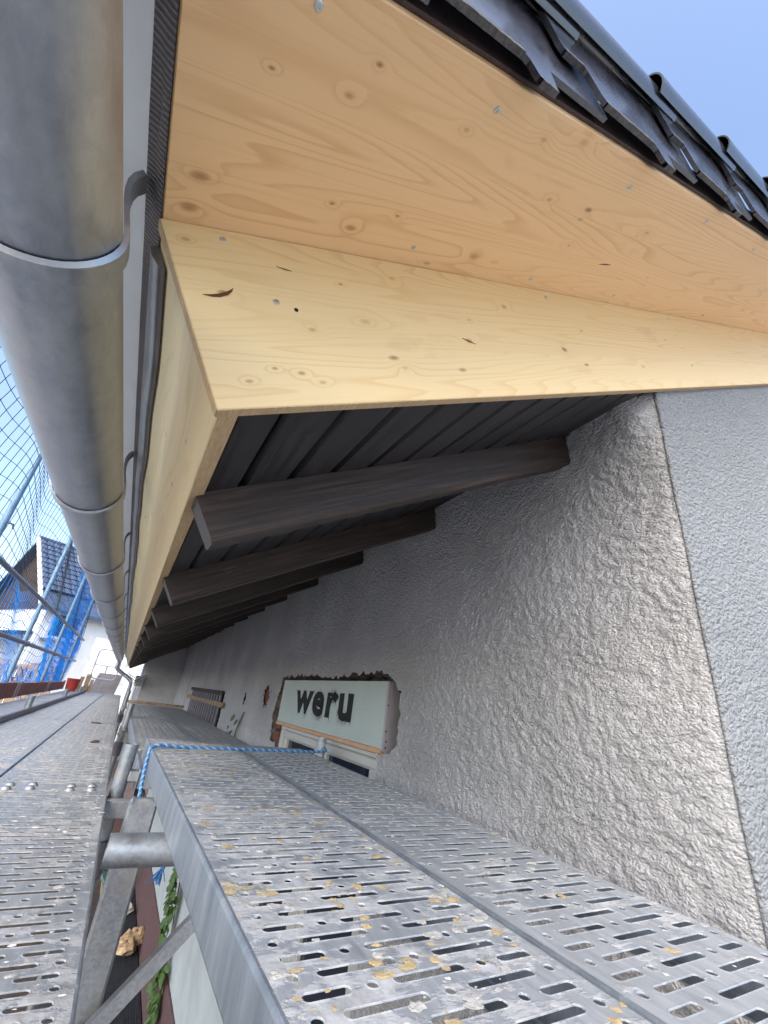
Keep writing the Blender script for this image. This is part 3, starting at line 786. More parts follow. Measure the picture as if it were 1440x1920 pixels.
# lettering
tc = bpy.data.curves.new('lettering', 'FONT'); tc.body = 'weru'; tc.size = 1.0; tc.offset = .037; tc.space_character = 1.12; tc.resolution_u = 4
to = bpy.data.objects.new('lettering', tc); COL.objects.link(to)
bpy.context.view_layer.update()
tm = bpy.data.meshes.new_from_object(to.evaluated_get(bpy.context.evaluated_depsgraph_get()))
bpy.data.objects.remove(to)
tv = np.array([v.co[:] for v in tm.vertices]); tf = [tuple(p.vertices) for p in tm.polygons]
lo, hi = tv.min(0), tv.max(0)
U = (tv[:, 0] - lo[0]) / (hi[0] - lo[0]); Vv = (tv[:, 1] - lo[1]) / (hi[1] - lo[1])
TY = lambda a: 2.885 - a * .845
TZ = lambda b: -.074 + b * .132
m = MB(); lx = PX - .0007
m.add([(lx, TY(a) + random.uniform(-.004, .004), TZ(b) + random.uniform(-.002, .002)) for a, b in zip(U, Vv)], tf)
cent = [(tv[list(f)].mean(0) - lo) / (hi - lo + 1e-9) for f in tf]
for k in range(520):              # overspray hairs
    c = random.choice(list(zip(U, Vv))); y = TY(c[0]) + random.gauss(0, .006); z = TZ(c[1]) + random.gauss(0, .004)
    l = random.uniform(.008, .034); dy = random.gauss(.006, .004) * l / .03; w = random.uniform(.0004, .0013); s_ = 1 if random.random() < .25 else -1
    m.add([(lx - .0002, y - w, z), (lx - .0002, y + w, z), (lx - .0002, y + dy, z + s_ * l)], [(0, 1, 2)])
m.build('lettering', MT['paint'], pan)

# ================================================================== SLATTED GRILLE ON THE SECOND WINDOW
gri = thing('window_grille', (WX, 6.4, -.45), 'dark slatted grille over the small far window opening', 'grille')
m = MB(); m.box((WX + .02, 5.16, -.42), (WX + .11, 7.74, -.022)); m.build('opening', MT['black'], gri)
for k in range(14):
    y = 5.28 + k * .175
    m = MB(); m.bbox((WX - .022, y, -.46), (WX - .002, y + .075, -.035), .004); m.build('slat', MT['rail'], gri)
m = MB(); m.bbox((WX - .045, 5.0, -.165), (WX - .0225, 7.95, -.115), .004); m.build('cross_rail', MT['oldwood'], gri)
m = MB(); m.bbox((WX - .03, 5.2, -.048), (WX - .001, 7.8, -.004), .008); m.build('head_rail', MT['barge'], gri)

# ================================================================== SCAFFOLD DECKS
PW = .331
def plank_mesh(Lp, mat_top, name):
    """one perforated steel plank: u across, y along, top at z=0"""
    m = MB()
    rowsA = [('s', .026, .074), ('c', .097), ('s', .121, .208), ('c', .232), ('s', .257, .305)]
    rowsB = [('c', .028), ('s', .053, .141), ('c', .1655), ('s', .190, .278), ('c', .303)]
    pitch = .0298; ns = int((Lp - .10) / pitch); y0 = (Lp - ns * pitch) / 2
    hw = .0062
    V = m.v; F = m.f
    def cell(u0, u1, v0, v1, ft):
        b = len(V); vc = (v0 + v1) / 2
        V.extend([(u0, v0, 0), (u1, v0, 0), (u1, v1, 0), (u0, v1, 0)])
        if ft[0] == 's': cu0, cu1, r = ft[1] + hw, ft[2] - hw, hw
        else: cu0 = cu1 = ft[1]; r = .0056
        loop = []
        for k in range(12):
            a = -math.pi + 2 * math.pi * (k + .5) / 12      # quadrant order: SW, SE, NE, NW
            cu = cu0 if math.cos(a) < 0 else cu1
            loop.append((cu, math.cos(a), math.sin(a)))
        rings = ((r + .0022, .0), (r + .0008, .0005), (r + .0001, -.0001), (r, -.0011))
        for (rr, dz) in rings:
            for (cu, ca, sa) in loop: V.append((cu + rr * ca, vc + rr * sa, dz))
        h = b + 4
        quad = {0: range(0, 3), 1: range(3, 6), 2: range(6, 9), 3: range(9, 12)}
        for c_ in range(4):
            ks = list(quad[c_])
            for k in ks[:-1]: F.append((b + c_, h + k + 1, h + k))
            nk = (ks[-1] + 1) % 12
            F.append((b + c_, b + (c_ + 1) % 4, h + nk, h + ks[-1]))
        for g_ in range(3):
            for k in range(12):
                F.append((h + g_ * 12 + k, h + g_ * 12 + (k + 1) % 12, h + (g_ + 1) * 12 + (k + 1) % 12, h + (g_ + 1) * 12 + k))
    for r in range(ns):
        fts = rowsA if r % 2 == 0 else rowsB
        v0 = y0 + r * pitch; v1 = v0 + pitch
        ce = [f[1] if f[0] == 'c' else (f[1], f[2]) for f in fts]
        edges = [.006]
        for a, b in zip(fts[:-1], fts[1:]):
            ra = a[2] if a[0] == 's' else a[1] + .0056; lb = b[1] if b[0] == 's' else b[1] - .0056
            edges.append((ra + lb) / 2)
        edges.append(PW - .006)
        for i, f in enumerate(fts): cell(edges[i], edges[i + 1], v0, v1, f)
    # plain end strips, rolled long edges
    m.add([(.006, 0, 0), (PW - .006, 0, 0), (PW - .006, y0, 0), (.006, y0, 0)], [(0, 1, 2, 3)])
    m.add([(.006, Lp - y0, 0), (PW - .006, Lp - y0, 0), (PW - .006, Lp, 0), (.006, Lp, 0)], [(0, 1, 2, 3)])
    return m
def plank_side(Lp):
    m = MB()
    for s_ in (0, 1):
        X = lambda a: a if s_ == 0 else PW - a
        prof = [(.006, .0), (.003, -.0005), (.001, -.002), (.0, -.006), (.0, -.064), (.003, -.070), (.010, -.072), (.040, -.072), (.040, -.069), (.004, -.066)]
        V = [(X(a), 0, b) for a, b in prof] + [(X(a), Lp, b) for a, b in prof]; n = len(prof)
        m.add(V, [((i, i + 1, n + i + 1, n + i) if s_ else (i, n + i, n + i + 1, i + 1)) for i in range(n - 1)])
    m.box((.004, .004, -.05), (PW - .004, .007, -.001)); m.box((.004, Lp - .007, -.05), (PW - .004, Lp - .004, -.001))
    return m
PROTO = {}
def plank_proto(key, Lp, mat):
    if key in PROTO: return PROTO[key]
    top = plank_mesh(Lp, mat, key)
    me = bpy.data.meshes.new('plate'); me.from_pydata(top.v, [], top.f); me.materials.append(MT[mat]); me.update()
    sm = plank_side(Lp); ms = bpy.data.meshes.new('side_channel'); ms.from_pydata(sm.v, [], sm.f); ms.materials.append(MT['deckside']); ms.update()
    PROTO[key] = (me, ms); return PROTO[key]
def crumbs(Lp, n, smin, smax, avoid=.0):
    m = MB()
    cl = [(random.uniform(.0, PW), random.uniform(0, Lp), random.uniform(.015, .06)) for _ in range(max(4, n // 14))]
    for _ in range(n):
        if random.random() < .72:
            cx_, cy_, cr_ = random.choice(cl); u = random.gauss(cx_, cr_); y = random.gauss(cy_, cr_ * 1.3)
        else: u = random.uniform(.008, PW - .008); y = random.uniform(.01, Lp - .01)
        if not (.006 < u < PW - .006 and .01 < y < Lp - .01): continue
        r = smin + (smax - smin) * random.random() ** 2.2
        m.blob((u, y, r * .06), r, (random.uniform(.9, 1.6), random.uniform(.7, 1.2), random.uniform(.07, .20)), .45, 9, 4)
    return m
def plank(x, y, z, Lp, mat, label, group, rot=(0, 0, 0), deb=(0, 0, 0), seed=0):
    random.seed(seed + 100)
    pl = thing('scaffold_deck', (x, y, z), label, 'scaffold deck', group)
    pl.rotation_euler = rot
    me, ms = plank_proto(f'{mat}{Lp:.2f}', Lp, mat)
    for nm, d in (('plate', me), ('side_channel', ms)):
        o = bpy.data.objects.new(nm, d); COL.objects.link(o); o.parent = pl; o['_o'] = [0, 0, 0]
    for (cnt, mt, nm, a, b) in ((deb[0], 'mortar', 'mortar_crumbs', .0012, .0090), (deb[1], 'foam', 'foam_flecks', .0015, .0085), (deb[2], 'whitebit', 'plaster_crumbs', .001, .005)):
        if not cnt: continue
        q = crumbs(Lp, cnt, a, b)
        d = bpy.data.meshes.new(nm); d.from_pydata(q.v, [], q.f); d.materials.append(MT[mt]); d.update()
        o = bpy.data.objects.new(nm, d); COL.objects.link(o); o.parent = pl; o['kind'] = 'stuff'; o['_o'] = [0, 0, 0]
    return pl
LP = 2.57
tilt = (math.atan(.0165), 0, math.atan(.023))
yA = -.45
def rz(y): return -.24 + .0165 * y
def rx(y): return .2 - .023 * y
plank(rx(yA), yA, rz(yA), LP, 'deck_tan', 'perforated steel deck crusted with tan foam and mortar, blue rope across its end', 'raised inner decks', tilt, (560, 340, 200), 1)
plank(rx(yA) + .335, yA, rz(yA), LP, 'deck_clean', 'cleaner bluish perforated steel deck nearest the grey plastered wall', 'raised inner decks', tilt, (300, 26, 110), 2)
plank(.150, 1.92, -.292, LP, 'deck_grey', 'lower inner deck continuing behind the roped deck end, outer plank', 'lower inner decks', (0, 0, 0), (120, 10, 60), 3)
plank(.486, 1.92, -.292, LP, 'deck_grey', 'lower inner deck passing just under the window with sprayed box', 'lower inner decks', (0, 0, 0), (120, 10, 60), 4)
plank(.155, 4.50, -.290, LP, 'deck_grey', 'far inner deck plank in front of the slatted grille, outer one', 'lower inner decks', (0, 0, 0), (60, 0, 30), 5)
plank(.491, 4.50, -.290, LP, 'deck_grey', 'far inner deck plank below the slatted grille, beside the wall', 'lower inner decks', (0, 0, 0), (60, 0, 30), 6)
m = MB(); m.bbox((.13, 7.09, -.285), (.86, 7.19, -.255), .006); o = m.build('timber_batten', MT['oldwood']); tag(o, 'weathered plank laid across the far end of the inner decks', 'plank')
rows = [('main deck nearest the inner gap', -.262), ('main deck in the middle row', -.598)]
bays = ['below the near gutter', 'past the first plank seam', 'beside the second net post', 'beside the third net post', 'at the far end by the hatch']
for j, (rl, x) in enumerate(rows):
    for i in range(5):
        mt = 'deck_grey'
        plank(x + (0 if j else .0), -.62 + LP * i + .004, -.350 - .0015 * i, LP - .006, mt, f'dusty {rl}, {bays[i]}', 'main scaffold decks', (0, 0, 0), (260 if i < 2 else 70, 18 if i < 2 else 0, 160 if i < 2 else 30), 10 + i + 10 * j)
for i in range(1, 5):
    plank(-.965, -.62 + LP * i + .004, -.351 - .0015 * i, LP - .006, 'deck_grey', f'outer main deck behind the kerb bar, {bays[i]}', 'main scaffold decks', (0, 0, 0), (60, 0, 30), 40 + i)
# kerb bar with short uprights
kb = thing('kerb_rail', (-.615, 7, -.35), 'dark steel kerb bar with short stub posts along the decks', 'rail')
m = MB(); m.bbox((-.628, 2.4, -.351), (-.602, 12.2, -.312), .003); m.build('bar', MT['rail'], kb)
for y in (4.83, 7.55, 10.0, 11.8):
    m = MB(); m.pipe((-.615, y, -.311), (-.615, y, -.215), .024); m.build('stub_post', MT['galv_tube'], kb, smooth=True)
# domed bolts along the seam of the near planks
for o in [q for q in SC.objects if q.name.startswith('scaffold_deck') and q.parent is None and q.get('group') == 'main scaffold decks']:
    y0_ = o['_o'][1]
    if not (-.7 < y0_ < 2.0): continue
    for end in ((LP - .035) if y0_ < 0 else .03,):
        for k, uu in enumerate((.05, .11, .22, .28)):
            m = MB(); V = []; n = 10
            for (r_, h_) in ((.014, .0), (.0135, .004), (.009, .0085), (.003, .0105)): V += [(o['_o'][0] + uu + r_ * math.cos(2 * math.pi * i / n), y0_ + end + (.006 if k % 2 else -.006) + r_ * math.sin(2 * math.pi * i / n), o['_o'][2] + .0002 + h_) for i in range(n)]
            m.add(V, [(i * n + q, i * n + (q + 1) % n, (i + 1) * n + (q + 1) % n, (i + 1) * n + q) for i in range(3) for q in range(n)] + [tuple(3 * n + q for q in range(n))])
            m.build('bolt', MT['galv_dirty'], o, smooth=True)
random.seed(5)
# loose stone on the deck
m = MB(); m.blob((-.03, 3.19, -.345), .018, (1.3, 1, .6)); o = m.build('stone', MT['barge']); tag(o, 'small dark stone lying on the dusty main deck', 'stone')
m = MB(); m.blob((-.08, 4.44, -.350), .03, (1.3, .8, .3)); o = m.build('dirt_clod', MT['barge']); tag(o, 'flat dark clod of dirt on the main deck near a seam', 'dirt')

# ================================================================== SCAFFOLD TUBES
def stub(x, y, z0, z1, r, label, group='inner scaffold standards'):
    t = thing('scaffold_standard', (x, y, z0), label, 'scaffold tube', group)
    m = MB(); m.pipe((x, y, z0), (x, y, z1), r, .0035, 20); m.build('tube', MT['galv_tube'], t, smooth=True)
    zc = z1 - .17
    m = MB(); m.pipe((x, y, zc - .05), (x, y, zc), r + .007, .006, 20); m.build('collar', MT['galv_dirty'], t, smooth=True)
    m = MB(); m.bbox((x - .02, y - r - .022, zc - .04), (x + .012, y - r - .004, zc - .012), .004); m.build('wedge', MT['galv_dirty'], t)
    m = MB(); m.tube([(x + .015, y - r - .02, zc - .03), (x + .045, y - r - .006, zc - .045)], .008, 8); m.build('bolt', MT['galv_dirty'], t)
    m = MB(); m.pipe((x, y, zc - .22), (x, y, zc - .12), r + .009, .008, 20); m.build('coupler', MT['rail'], t, smooth=True)
    m = MB(); m.blob((x - .012, y - r + .003, zc - .06), .02, (1, .5, 1.6), .3); m.build('mortar_lump', MT['mortar'], t)
    return t
stub(.101, 2.0, -EYE, -.215, .0242, 'mortar spattered standard with open top beside the roped deck end')
stub(.128, 4.50, -EYE, -.185, .0242, 'farther standard between the inner and main decks')
stub(.118, 7.10, -EYE, -.14, .0242, 'far standard by the plank end near the wing wall')
m = MB(); m.pipe((.935, 2.19, -.5), (.935, 2.19, -.155), .022, .0035, 20); o = m.build('scaffold_stub', plain('paint_smeared_tube', (.50, .56, .60), .5, .3, .5, 40, .2), smooth=True)
tag(o, 'short paint smeared tube standing before the white window', 'scaffold tube')
m = MB(); m.pipe((.079, 1.27, -.340), (.9, 1.255, -.340), .031, .004, 24); o = m.build('bracket_tube', MT['galv_tube'], smooth=True); tag(o, 'horizontal steel bracket tube crossing the gap between the decks', 'scaffold tube')
m = MB(); m.bbox((.118, 1.55, -1.35), (.192, 1.585, -.30), .006); m.build
o = m.build('bracket_upright', MT['galv_dirty']); tag(o, 'flat grey upright bar below the bracket tube in the gap', 'scaffold bar')
m = MB(); a = Vector((.02, 1.52, -.91)); b = Vector((.62, 1.52, -.30)); t = (b - a).normalized(); nn = Vector((-t.z, 0, t.x))
V = [p + s1 * nn * .017 + Vector((0, s2 * .012, 0)) for p in (a, b) for s1 in (-1, 1) for s2 in (-1, 1)]
m.add(V, [(0, 1, 3, 2), (4, 6, 7, 5), (0, 4, 5, 1), (2, 3, 7, 6), (0, 2, 6, 4), (1, 5, 7, 3)])
o = m.build('diagonal_brace', MT['galv']); tag(o, 'thin diagonal brace running up under the raised deck', 'scaffold bar')
m = MB(); m.bbox((-.30, 1.9, -.425), (.16, 1.95, -.375), .004); o = m.build('transom', MT['galv_dirty']); tag(o, 'steel transom under the seam of the main decks', 'scaffold bar')
m = MB(); m.bbox((.12, 1.96, -.33), (.82, 2.02, -.297), .004); o = m.build('bracket_bearer', MT['galv_dirty']); tag(o, 'bearer under the end of the raised inner decks', 'scaffold bar')

# ================================================================== ROPE
def rope(name, pts, r, label):
    P = [Vector(p) for p in pts]; Q = []
    for i in range(len(P) - 1):
        a = P[max(i - 1, 0)]; b = P[i]; c = P[i + 1]; d = P[min(i + 2, len(P) - 1)]
        n = max(3, int((c - b).length / .006))
        for k in range(n):
            t = k / n; Q.append(.5 * ((2 * b) + (c - a) * t + (2 * a - 5 * b + 4 * c - d) * t * t + (3 * b - a - 3 * c + d) * t ** 3))
    Q.append(P[-1])
    t_ = thing(name, Q[0], label, 'rope')
    for s_ in range(3):
        L = 0; path = []
        for i, p in enumerate(Q):
            if i: L += (Q[i] - Q[i - 1]).length
            tn = (Q[min(i + 1, len(Q) - 1)] - Q[max(i - 1, 0)]).normalized()
            up = Vector((0, 0, 1)) if abs(tn.z) < .8 else Vector((0, 1, 0))
            u = (up - up.dot(tn) * tn).normalized(); q = tn.cross(u); an = 2 * math.pi * (L / .030 + s_ / 3)
            path.append(p + r * .55 * (math.cos(an) * u + math.sin(an) * q))
        m = MB(); m.tube(path, r * .62, 7); m.build('strand', MT['rope2'] if s_ == 0 else MT['rope'], t_, smooth='all')
    return t_, Q
yr = 1.86
zt = lambda y: rz(y) + .004
rope('rope', [(rx(yr) - .010, yr - .22, rz(yr) - .11), (rx(yr) - .008, yr - .12, rz(yr) - .075), (rx(yr) - .004, yr - .02, rz(yr) - .025), (rx(yr) + .012, yr + .01, zt(yr) + .004), (.28, 1.90, zt(1.9)), (.44, 1.93, zt(1.93)), (.60, 1.97, zt(1.97)), (.76, 2.0, zt(2.)), (.90, 2.06, zt(2.06)), (.935, 2.155, zt(2.1) + .004), (.965, 2.19, zt(2.15) - .01)], .0054, 'blue twisted rope drawn across the raised deck to the stub tube')
ft, _ = rope('rope_end', [(.31, 1.62, -.335), (.285, 1.61, -.41), (.265, 1.60, -.45), (.255, 1.595, -.475)], .0055, 'frayed blue rope end dangling under the raised deck')
m = MB()
for k in range(26): m.tube([(.256, 1.596, -.468), (.25 + random.gauss(0, .008), 1.594 + random.gauss(0, .008), -.49 - random.random() * .018)], .0012, 4)
m.build('frayed_tuft', MT['rope'], ft)

# ================================================================== NET, GUARD RAILS, TOE BOARDS
NX = -1.10
NETS = {'up': MB(), 'low': MB()}
random.seed(3)
def netp(y, z):
    b = (y - 1.45) % 2.46 / 2.46
    sag = .06 * math.sin(math.pi * b) * (.3 + .7 * max(0, math.sin(z * 2.2 + y)))
    wv = .020 * math.sin(y * 3.1 + z * 1.7) + .016 * math.sin(y * 7 + z * 5)
    return Vector((NX - .04 + .045 * math.sin(y * 2.5 + z * 3.1), y + .018 * math.sin(z * 6 + y), z - sag * (1 if z > -.2 else .3) + wv))
def strand(p, q, r=.0040, which='low'):
    t = (q - p).normalized(); u = Vector((1, 0, 0)); v = t.cross(u)
    V = [e + r * (math.cos(a) * u + math.sin(a) * v) for e in (p, q) for a in (0, 2.094, 4.189)]
    NETS[which].add(V, [(0, 1, 4, 3), (1, 2, 5, 4), (2, 0, 3, 5)])
yy = np.arange(2.2, 12.6, .105); zz = np.arange(-.30, 2.45, .105)
P = [[netp(y, z) for z in zz] for y in yy]
for i in range(len(yy)):
    for k in range(len(zz)):
        w_ = 'up' if zz[k] > .70 else 'low'  # one net; above the rail it gets the painted backlit colour
        if k + 1 < len(zz): strand(P[i][k], P[i][k + 1], .0025 if w_ == 'up' else .0034, w_)
        if i + 1 < len(yy): strand(P[i][k], P[i + 1][k], .0025 if w_ == 'up' else .0034, w_)
# the net doubled up and gathered at the far end
for rep in range(3):
    for i in range(len(yy)):
        if yy[i] < 8.6 + rep * .5: continue
        for k in range(0, len(zz) - 5):
            o1 = Vector((-.03 - rep * .02, .03 * rep, .035 * rep + .03 * math.sin(yy[i] * 4 + rep)))
            strand(P[i][k] + o1, P[i][k + 1] + o1, .0042)
            if i + 1 < len(yy): strand(P[i][k] + o1, P[i + 1][k] + o1, .0042)
for s_ in range(46):
    y0 = random.uniform(3.2, 10); z0 = random.uniform(-.3, .1); l = random.uniform(.25, .8)
    prev = None
    for k in range(9):
        t = k / 8; p = Vector((NX + .02 + .03 * math.sin(s_ + k), y0 + l * t, z0 - .16 * math.sin(math.pi * t)))
        if prev is not None: strand(prev, p, .005)
        prev = p
nt = NETS['low'].build('safety_net', MT['net']); tag(nt, 'azure blue safety net sagging below the upper guard rail, bunched at its far end', 'net')
nt = NETS['up'].build('safety_net', MT['net_backlit']); tag(nt, 'upper part of the blue net above the guard rail, its backlit darkness against the sky put into the colour', 'net')
for i, y in enumerate((3.92, 6.40, 8.88, 11.36)):
    t = thing('guard_post', (NX, y, -.36), ['nearest net post leaning past the gutter, with a small hook', 'second net post standing before the blue roof', 'third net post right of the neighbour window', 'farthest net post beside the bunched net'][i], 'post', 'net posts')
    m = MB(); m.pipe((NX, y, -.36), (NX, y, 2.05), .0242); m.build('tube', MT['galv_blue'], t, smooth=True)
    for z in (.69, .23):
        m = MB(); m.bbox((NX + .022, y - .03, z - .028), (NX + .05, y + .03, z + .028), .004); m.build('clamp', MT['rail'], t)
    m = MB(); m.tube([(NX + .02, y, .94), (NX + .05, y + .03, .945), (NX + .055, y + .04, .91)], .006, 6); m.build('hook', MT['rail'], t)
for z, lb in ((.70, 'upper dull steel guard rail behind the blue net'), (.235, 'lower dull steel guard rail behind the blue net')):
    m = MB(); m.tube([(NX + .035, 2.6, z), (NX + .035, 12.4, z)], .0215, 14); o = m.build('guard_rail', MT['rail'], smooth=True); tag(o, lb, 'rail', 'guard rails')
tl = ['red brown toe board at the left, by the second net post', 'red brown toe board farther along, by the third net post', 'last red brown toe board near the red bucket']
for i in range(3):
    y0 = 4.3 + 2.47 * i
    t = thing('toe_board', (NX + .07, y0 + 1.2, -.33), tl[i], 'toe board', 'toe boards')
    m = MB(); m.bbox((NX + .045, y0 + .0, -.335), (NX + .075, y0 + 2.43, -.175 - .01 * i), .004); m.build('plank', MT['toe'], t)
    for q in (.02, 2.33):
        m = MB(); m.bbox((NX + .040, y0 + q, -.34), (NX + .079, y0 + q + .07, -.17), .002); m.build('end_strap', MT['galv_dirty'], t)
# bucket, hatch panel, ladder guard frame and stacked boards at the far end
m = MB(); V = []; n = 18
for r, z in ((.09, -.345), (.12, -.12), (.125, -.115), (.112, -.12), (.082, -.335)):
    V += [(-.86 + r * math.cos(2 * math.pi * k / n), 11.2 + r * math.sin(2 * math.pi * k / n), z) for k in range(n)]
m.add(V, [(i * n + k, i * n + (k + 1) % n, (i + 1) * n + (k + 1) % n, (i + 1) * n + k) for i in range(4) for k in range(n)] + [tuple(range(n - 1, -1, -1)), tuple(4 * n + k for k in range(n))])
o = m.build('bucket', MT['red'], smooth=True); tag(o, 'small red bucket at the far end of the decks', 'bucket')
for i, (x, w, h) in enumerate(((-.80, .07, .30), (-.70, .09, .36), (-.60, .06, .26))):
    m = MB(); m.bbox((x, 11.75, -.36), (x + w, 11.80, -.36 + h), .003); o = m.build('board_offcut', MT['oldwood']); tag(o, ['leftmost board offcut standing at the deck end', 'tallest board offcut standing beside the grey hatch panel', 'shortest board offcut standing beside the grey hatch panel'][i], 'board', 'board offcuts')
m = MB()
V = [(-.60, 12.30, -.385), (-.08, 12.30, -.385), (-.03, 12.55, .06), (-.52, 12.55, .06)]; m.add(V + [(p[0], p[1] + .03, p[2]) for p in V], [(0, 1, 2, 3), (7, 6, 5, 4), (0, 4, 5, 1), (1, 5, 6, 2), (2, 6, 7, 3), (3, 7, 4, 0)])
o = m.build('hatch_panel', MT['panel']); tag(o, 'grey tilted hatch panel at the end of the main decks', 'panel')
fr = []
x0, x1, z0, z1, c = -.66, -.16, -.07, .56, .09
for (cx, cz_, a0) in ((x1 - c, z1 - c, 0), (x0 + c, z1 - c, 90), (x0 + c, z0 + c, 180), (x1 - c, z0 + c, 270)):
    for k in range(6):
        a = math.radians(a0 + 18 * k); fr.append((cx + c * math.cos(a), 12.2, cz_ + c * math.sin(a)))
fr.append(fr[0])
lg = thing('ladder_guard', (-.4, 12.2, -.1), 'rounded pale tube frame guarding the ladder hatch at the far end', 'guard frame')
m = MB(); m.tube(fr, .013, 8); m.build('frame', MT['galv'], lg, smooth=True)
m = MB(); m.tube([(x0, 12.2, .22), (x1, 12.2, .20)], .008, 8); m.build('cross_bar', MT['galv'], lg, smooth=True)
m = MB(); m.tube([(-.40, 12.21, .21), (-.40, 12.21, .06)], .014, 8); m.build('stay', MT['galv_tube'], lg, smooth=True)
# cables and fittings at the wing corner
for i in range(3):
    m = MB(); m.tube([(.33, 9.6 + .05 * i, .12 - .02 * i), (.22, 9.55, .02 - .05 * i), (.10 - .05 * i, 9.5, .06), (.02, 9.5, .12 - .04 * i)], .008, 6)
    o = m.build('cable', MT['drip'] if i != 1 else MT['rail'], smooth=True); tag(o, ['upper pale cable looping from the wing corner', 'dark cable looping from the wing corner', 'lowest pale cable looping from the wing corner'][i], 'cable', 'cables at the wing corner')
t = thing('junction_box', (.28, 9.95, -.2), 'grey fitting box on the near corner of the wing wall', 'box')
m = MB(); m.bbox((.20, 9.86, -.10), (.33, 9.98, .08), .008); m.build('case', MT['panel'], t)
m = MB(); m.pipe((.235, 9.9, -1.6), (.235, 9.9, -.101), .03); m.build('conduit', MT['drip'], t, smooth=True)

# ================================================================== BACKGROUND
nh = thing('neighbour_house', (-3.2, 21, -EYE), 'white neighbour house with blue grey tiled roof and dark boarded gable', 'house')
A = Vector((-4.4, 20.0, 4.47)); gv_ = Vector((.5, -.866, 0)); uv_ = Vector((.866, .5, 0)); tp = .95; HW = 2.75; LN = 9.0
def NP(s_, t, z): return A + gv_ * s_ + uv_ * t + Vector((0, 0, z))
m = MB(); wz_ = -tp * (HW - .35) - .05
m.add([NP(-HW + .35, .35, -EYE - 4.47), NP(HW - .35, .35, -EYE - 4.47), NP(HW - .35, .35, wz_), NP(-HW + .35, .35, wz_), NP(-HW + .35, LN - .3, -EYE - 4.47), NP(HW - .35, LN - .3, -EYE - 4.47), NP(HW - .35, LN - .3, wz_), NP(-HW + .35, LN - .3, wz_)],
      [(0, 1, 2, 3), (1, 5, 6, 2), (5, 4, 7, 6), (4, 0, 3, 7)])
m.build('wall', MT['nwall'], nh)
gb = None
NB = 26
for k in range(NB):              # gable boarding, board by board
    a = -HW + .3 + (2 * HW - .6) * k / NB; b = a + (2 * HW - .6) / NB - .02
    top = lambda s_: -tp * abs(s_) - .12
    m = MB(); V = [NP(a, .30, wz_ - .3), NP(b, .30, wz_ - .3), NP(b, .30, top(b)), NP(a, .30, top(a))]
    m.add(V + [p + uv_ * .03 for p in V], [(0, 1, 2, 3), (0, 4, 5, 1), (1, 5, 6, 2), (3, 2, 6, 7), (0, 3, 7, 4)]); m.build('gable_board', MT['nclad'], nh)
rf_ = MB()
for s_ in (-1, 1):
    V = [NP(0, 0, 0), NP(0, LN, 0), NP(s_ * HW, LN, -tp * HW), NP(s_ * HW, 0, -tp * HW)]
    rf_.add(V + [p - Vector((0, 0, .12)) for p in V], [(0, 1, 2, 3), (7, 6, 5, 4), (0, 3, 7, 4), (3, 2, 6, 7), (2, 1, 5, 6)])
nro = rf_.build('roof', MT['nroof'], nh)
pitchl = math.hypot(HW, tp * HW); rws = 13; cols_ = 30
proto_tile = None
for r in range(rws):
    for c_ in range(cols_):
        if proto_tile is None:
            m = MB(); tl_ = pitchl / rws * 1.08; tw = LN / cols_; V = []
            for i, q in enumerate((0, tl_)):
                for k in range(7):
                    w = tw * k / 6; hgt = .05 * math.sin(math.pi * k / 6) + (.06 if i == 1 else .02)
                    V.append((w, q + (.05 * math.sin(math.pi * k / 6) if i else 0), hgt))
            V += [(p[0], p[1], p[2] - .04) for p in V[7:14]]
            m.add(V, [(k, k + 1, 8 + k, 7 + k) for k in range(6)] + [(7 + k, 8 + k, 15 + k, 14 + k) for k in range(6)])
            me = bpy.data.meshes.new('roof_tile'); me.from_pydata(m.v, [], m.f); me.materials.append(MT['nroof']); me.update(); proto_tile = me
        if r * cols_ + c_ >= 290: break
        o = bpy.data.objects.new('roof_tile', proto_tile); COL.objects.link(o); o.parent = nro; o['_o'] = [0, 0, 0]
        sl = (gv_ + Vector((0, 0, -tp))).normalized(); nz_ = uv_.cross(sl)
        if nz_.z < 0: nz_ = -nz_
        q = r * pitchl / rws
        pos = A + uv_ * (c_ * LN / cols_ * .8) + sl * q + nz_ * .005 - Vector(nro['_o'])
        R = Matrix((uv_, sl, nz_)).transposed().to_4x4(); R.translation = pos; o.matrix_basis = R
m = MB(); m.tube([NP(0, -.02, .04), NP(HW, -.02, -tp * HW + .04)], .07, 8); m.build('verge_capping', MT['nwall'], nh)
m = MB(); m.tube([NP(0, -.02, .05), NP(0, LN, .05)], .09, 8); m.build('ridge_capping', MT['nroof'], nh)
def nwindow(t0, t1, z0, z1):
    s0 = HW - .35 + .01
    f = MB()
    for (a0, a1, b0, b1) in ((t0, t1, z1 - .1, z1), (t0, t1, z0, z0 + .1), (t0, t0 + .1, z0 + .1, z1 - .1), (t1 - .1, t1, z0 + .1, z1 - .1)):
        V = [NP(s0, a0, b0), NP(s0, a1, b0), NP(s0, a1, b1), NP(s0, a0, b1)]; f.add(V + [p + gv_ * .06 for p in V], [(4, 5, 6, 7), (0, 4, 7, 3), (1, 2, 6, 5), (0, 1, 5, 4), (3, 7, 6, 2)])
    w = f.build('window', MT['nwall'], nh)
    p = MB(); p.add([NP(s0 + .02, t0 + .1, z0 + .1), NP(s0 + .02, t1 - .1, z0 + .1), NP(s0 + .02, t1 - .1, z1 - .1), NP(s0 + .02, t0 + .1, z1 - .1)], [(0, 1, 2, 3)]); p.build('pane', MT['glass'], w)
    s = MB(); s.box((0, 0, 0), (1, 1, 1), lambda a, b, c_: NP(s0 + .16 * b, t0 - .08 + (t1 - t0 + .16) * a, z0 - .08 + .07 * c_)); s.build('sill', MT['panel'], w)
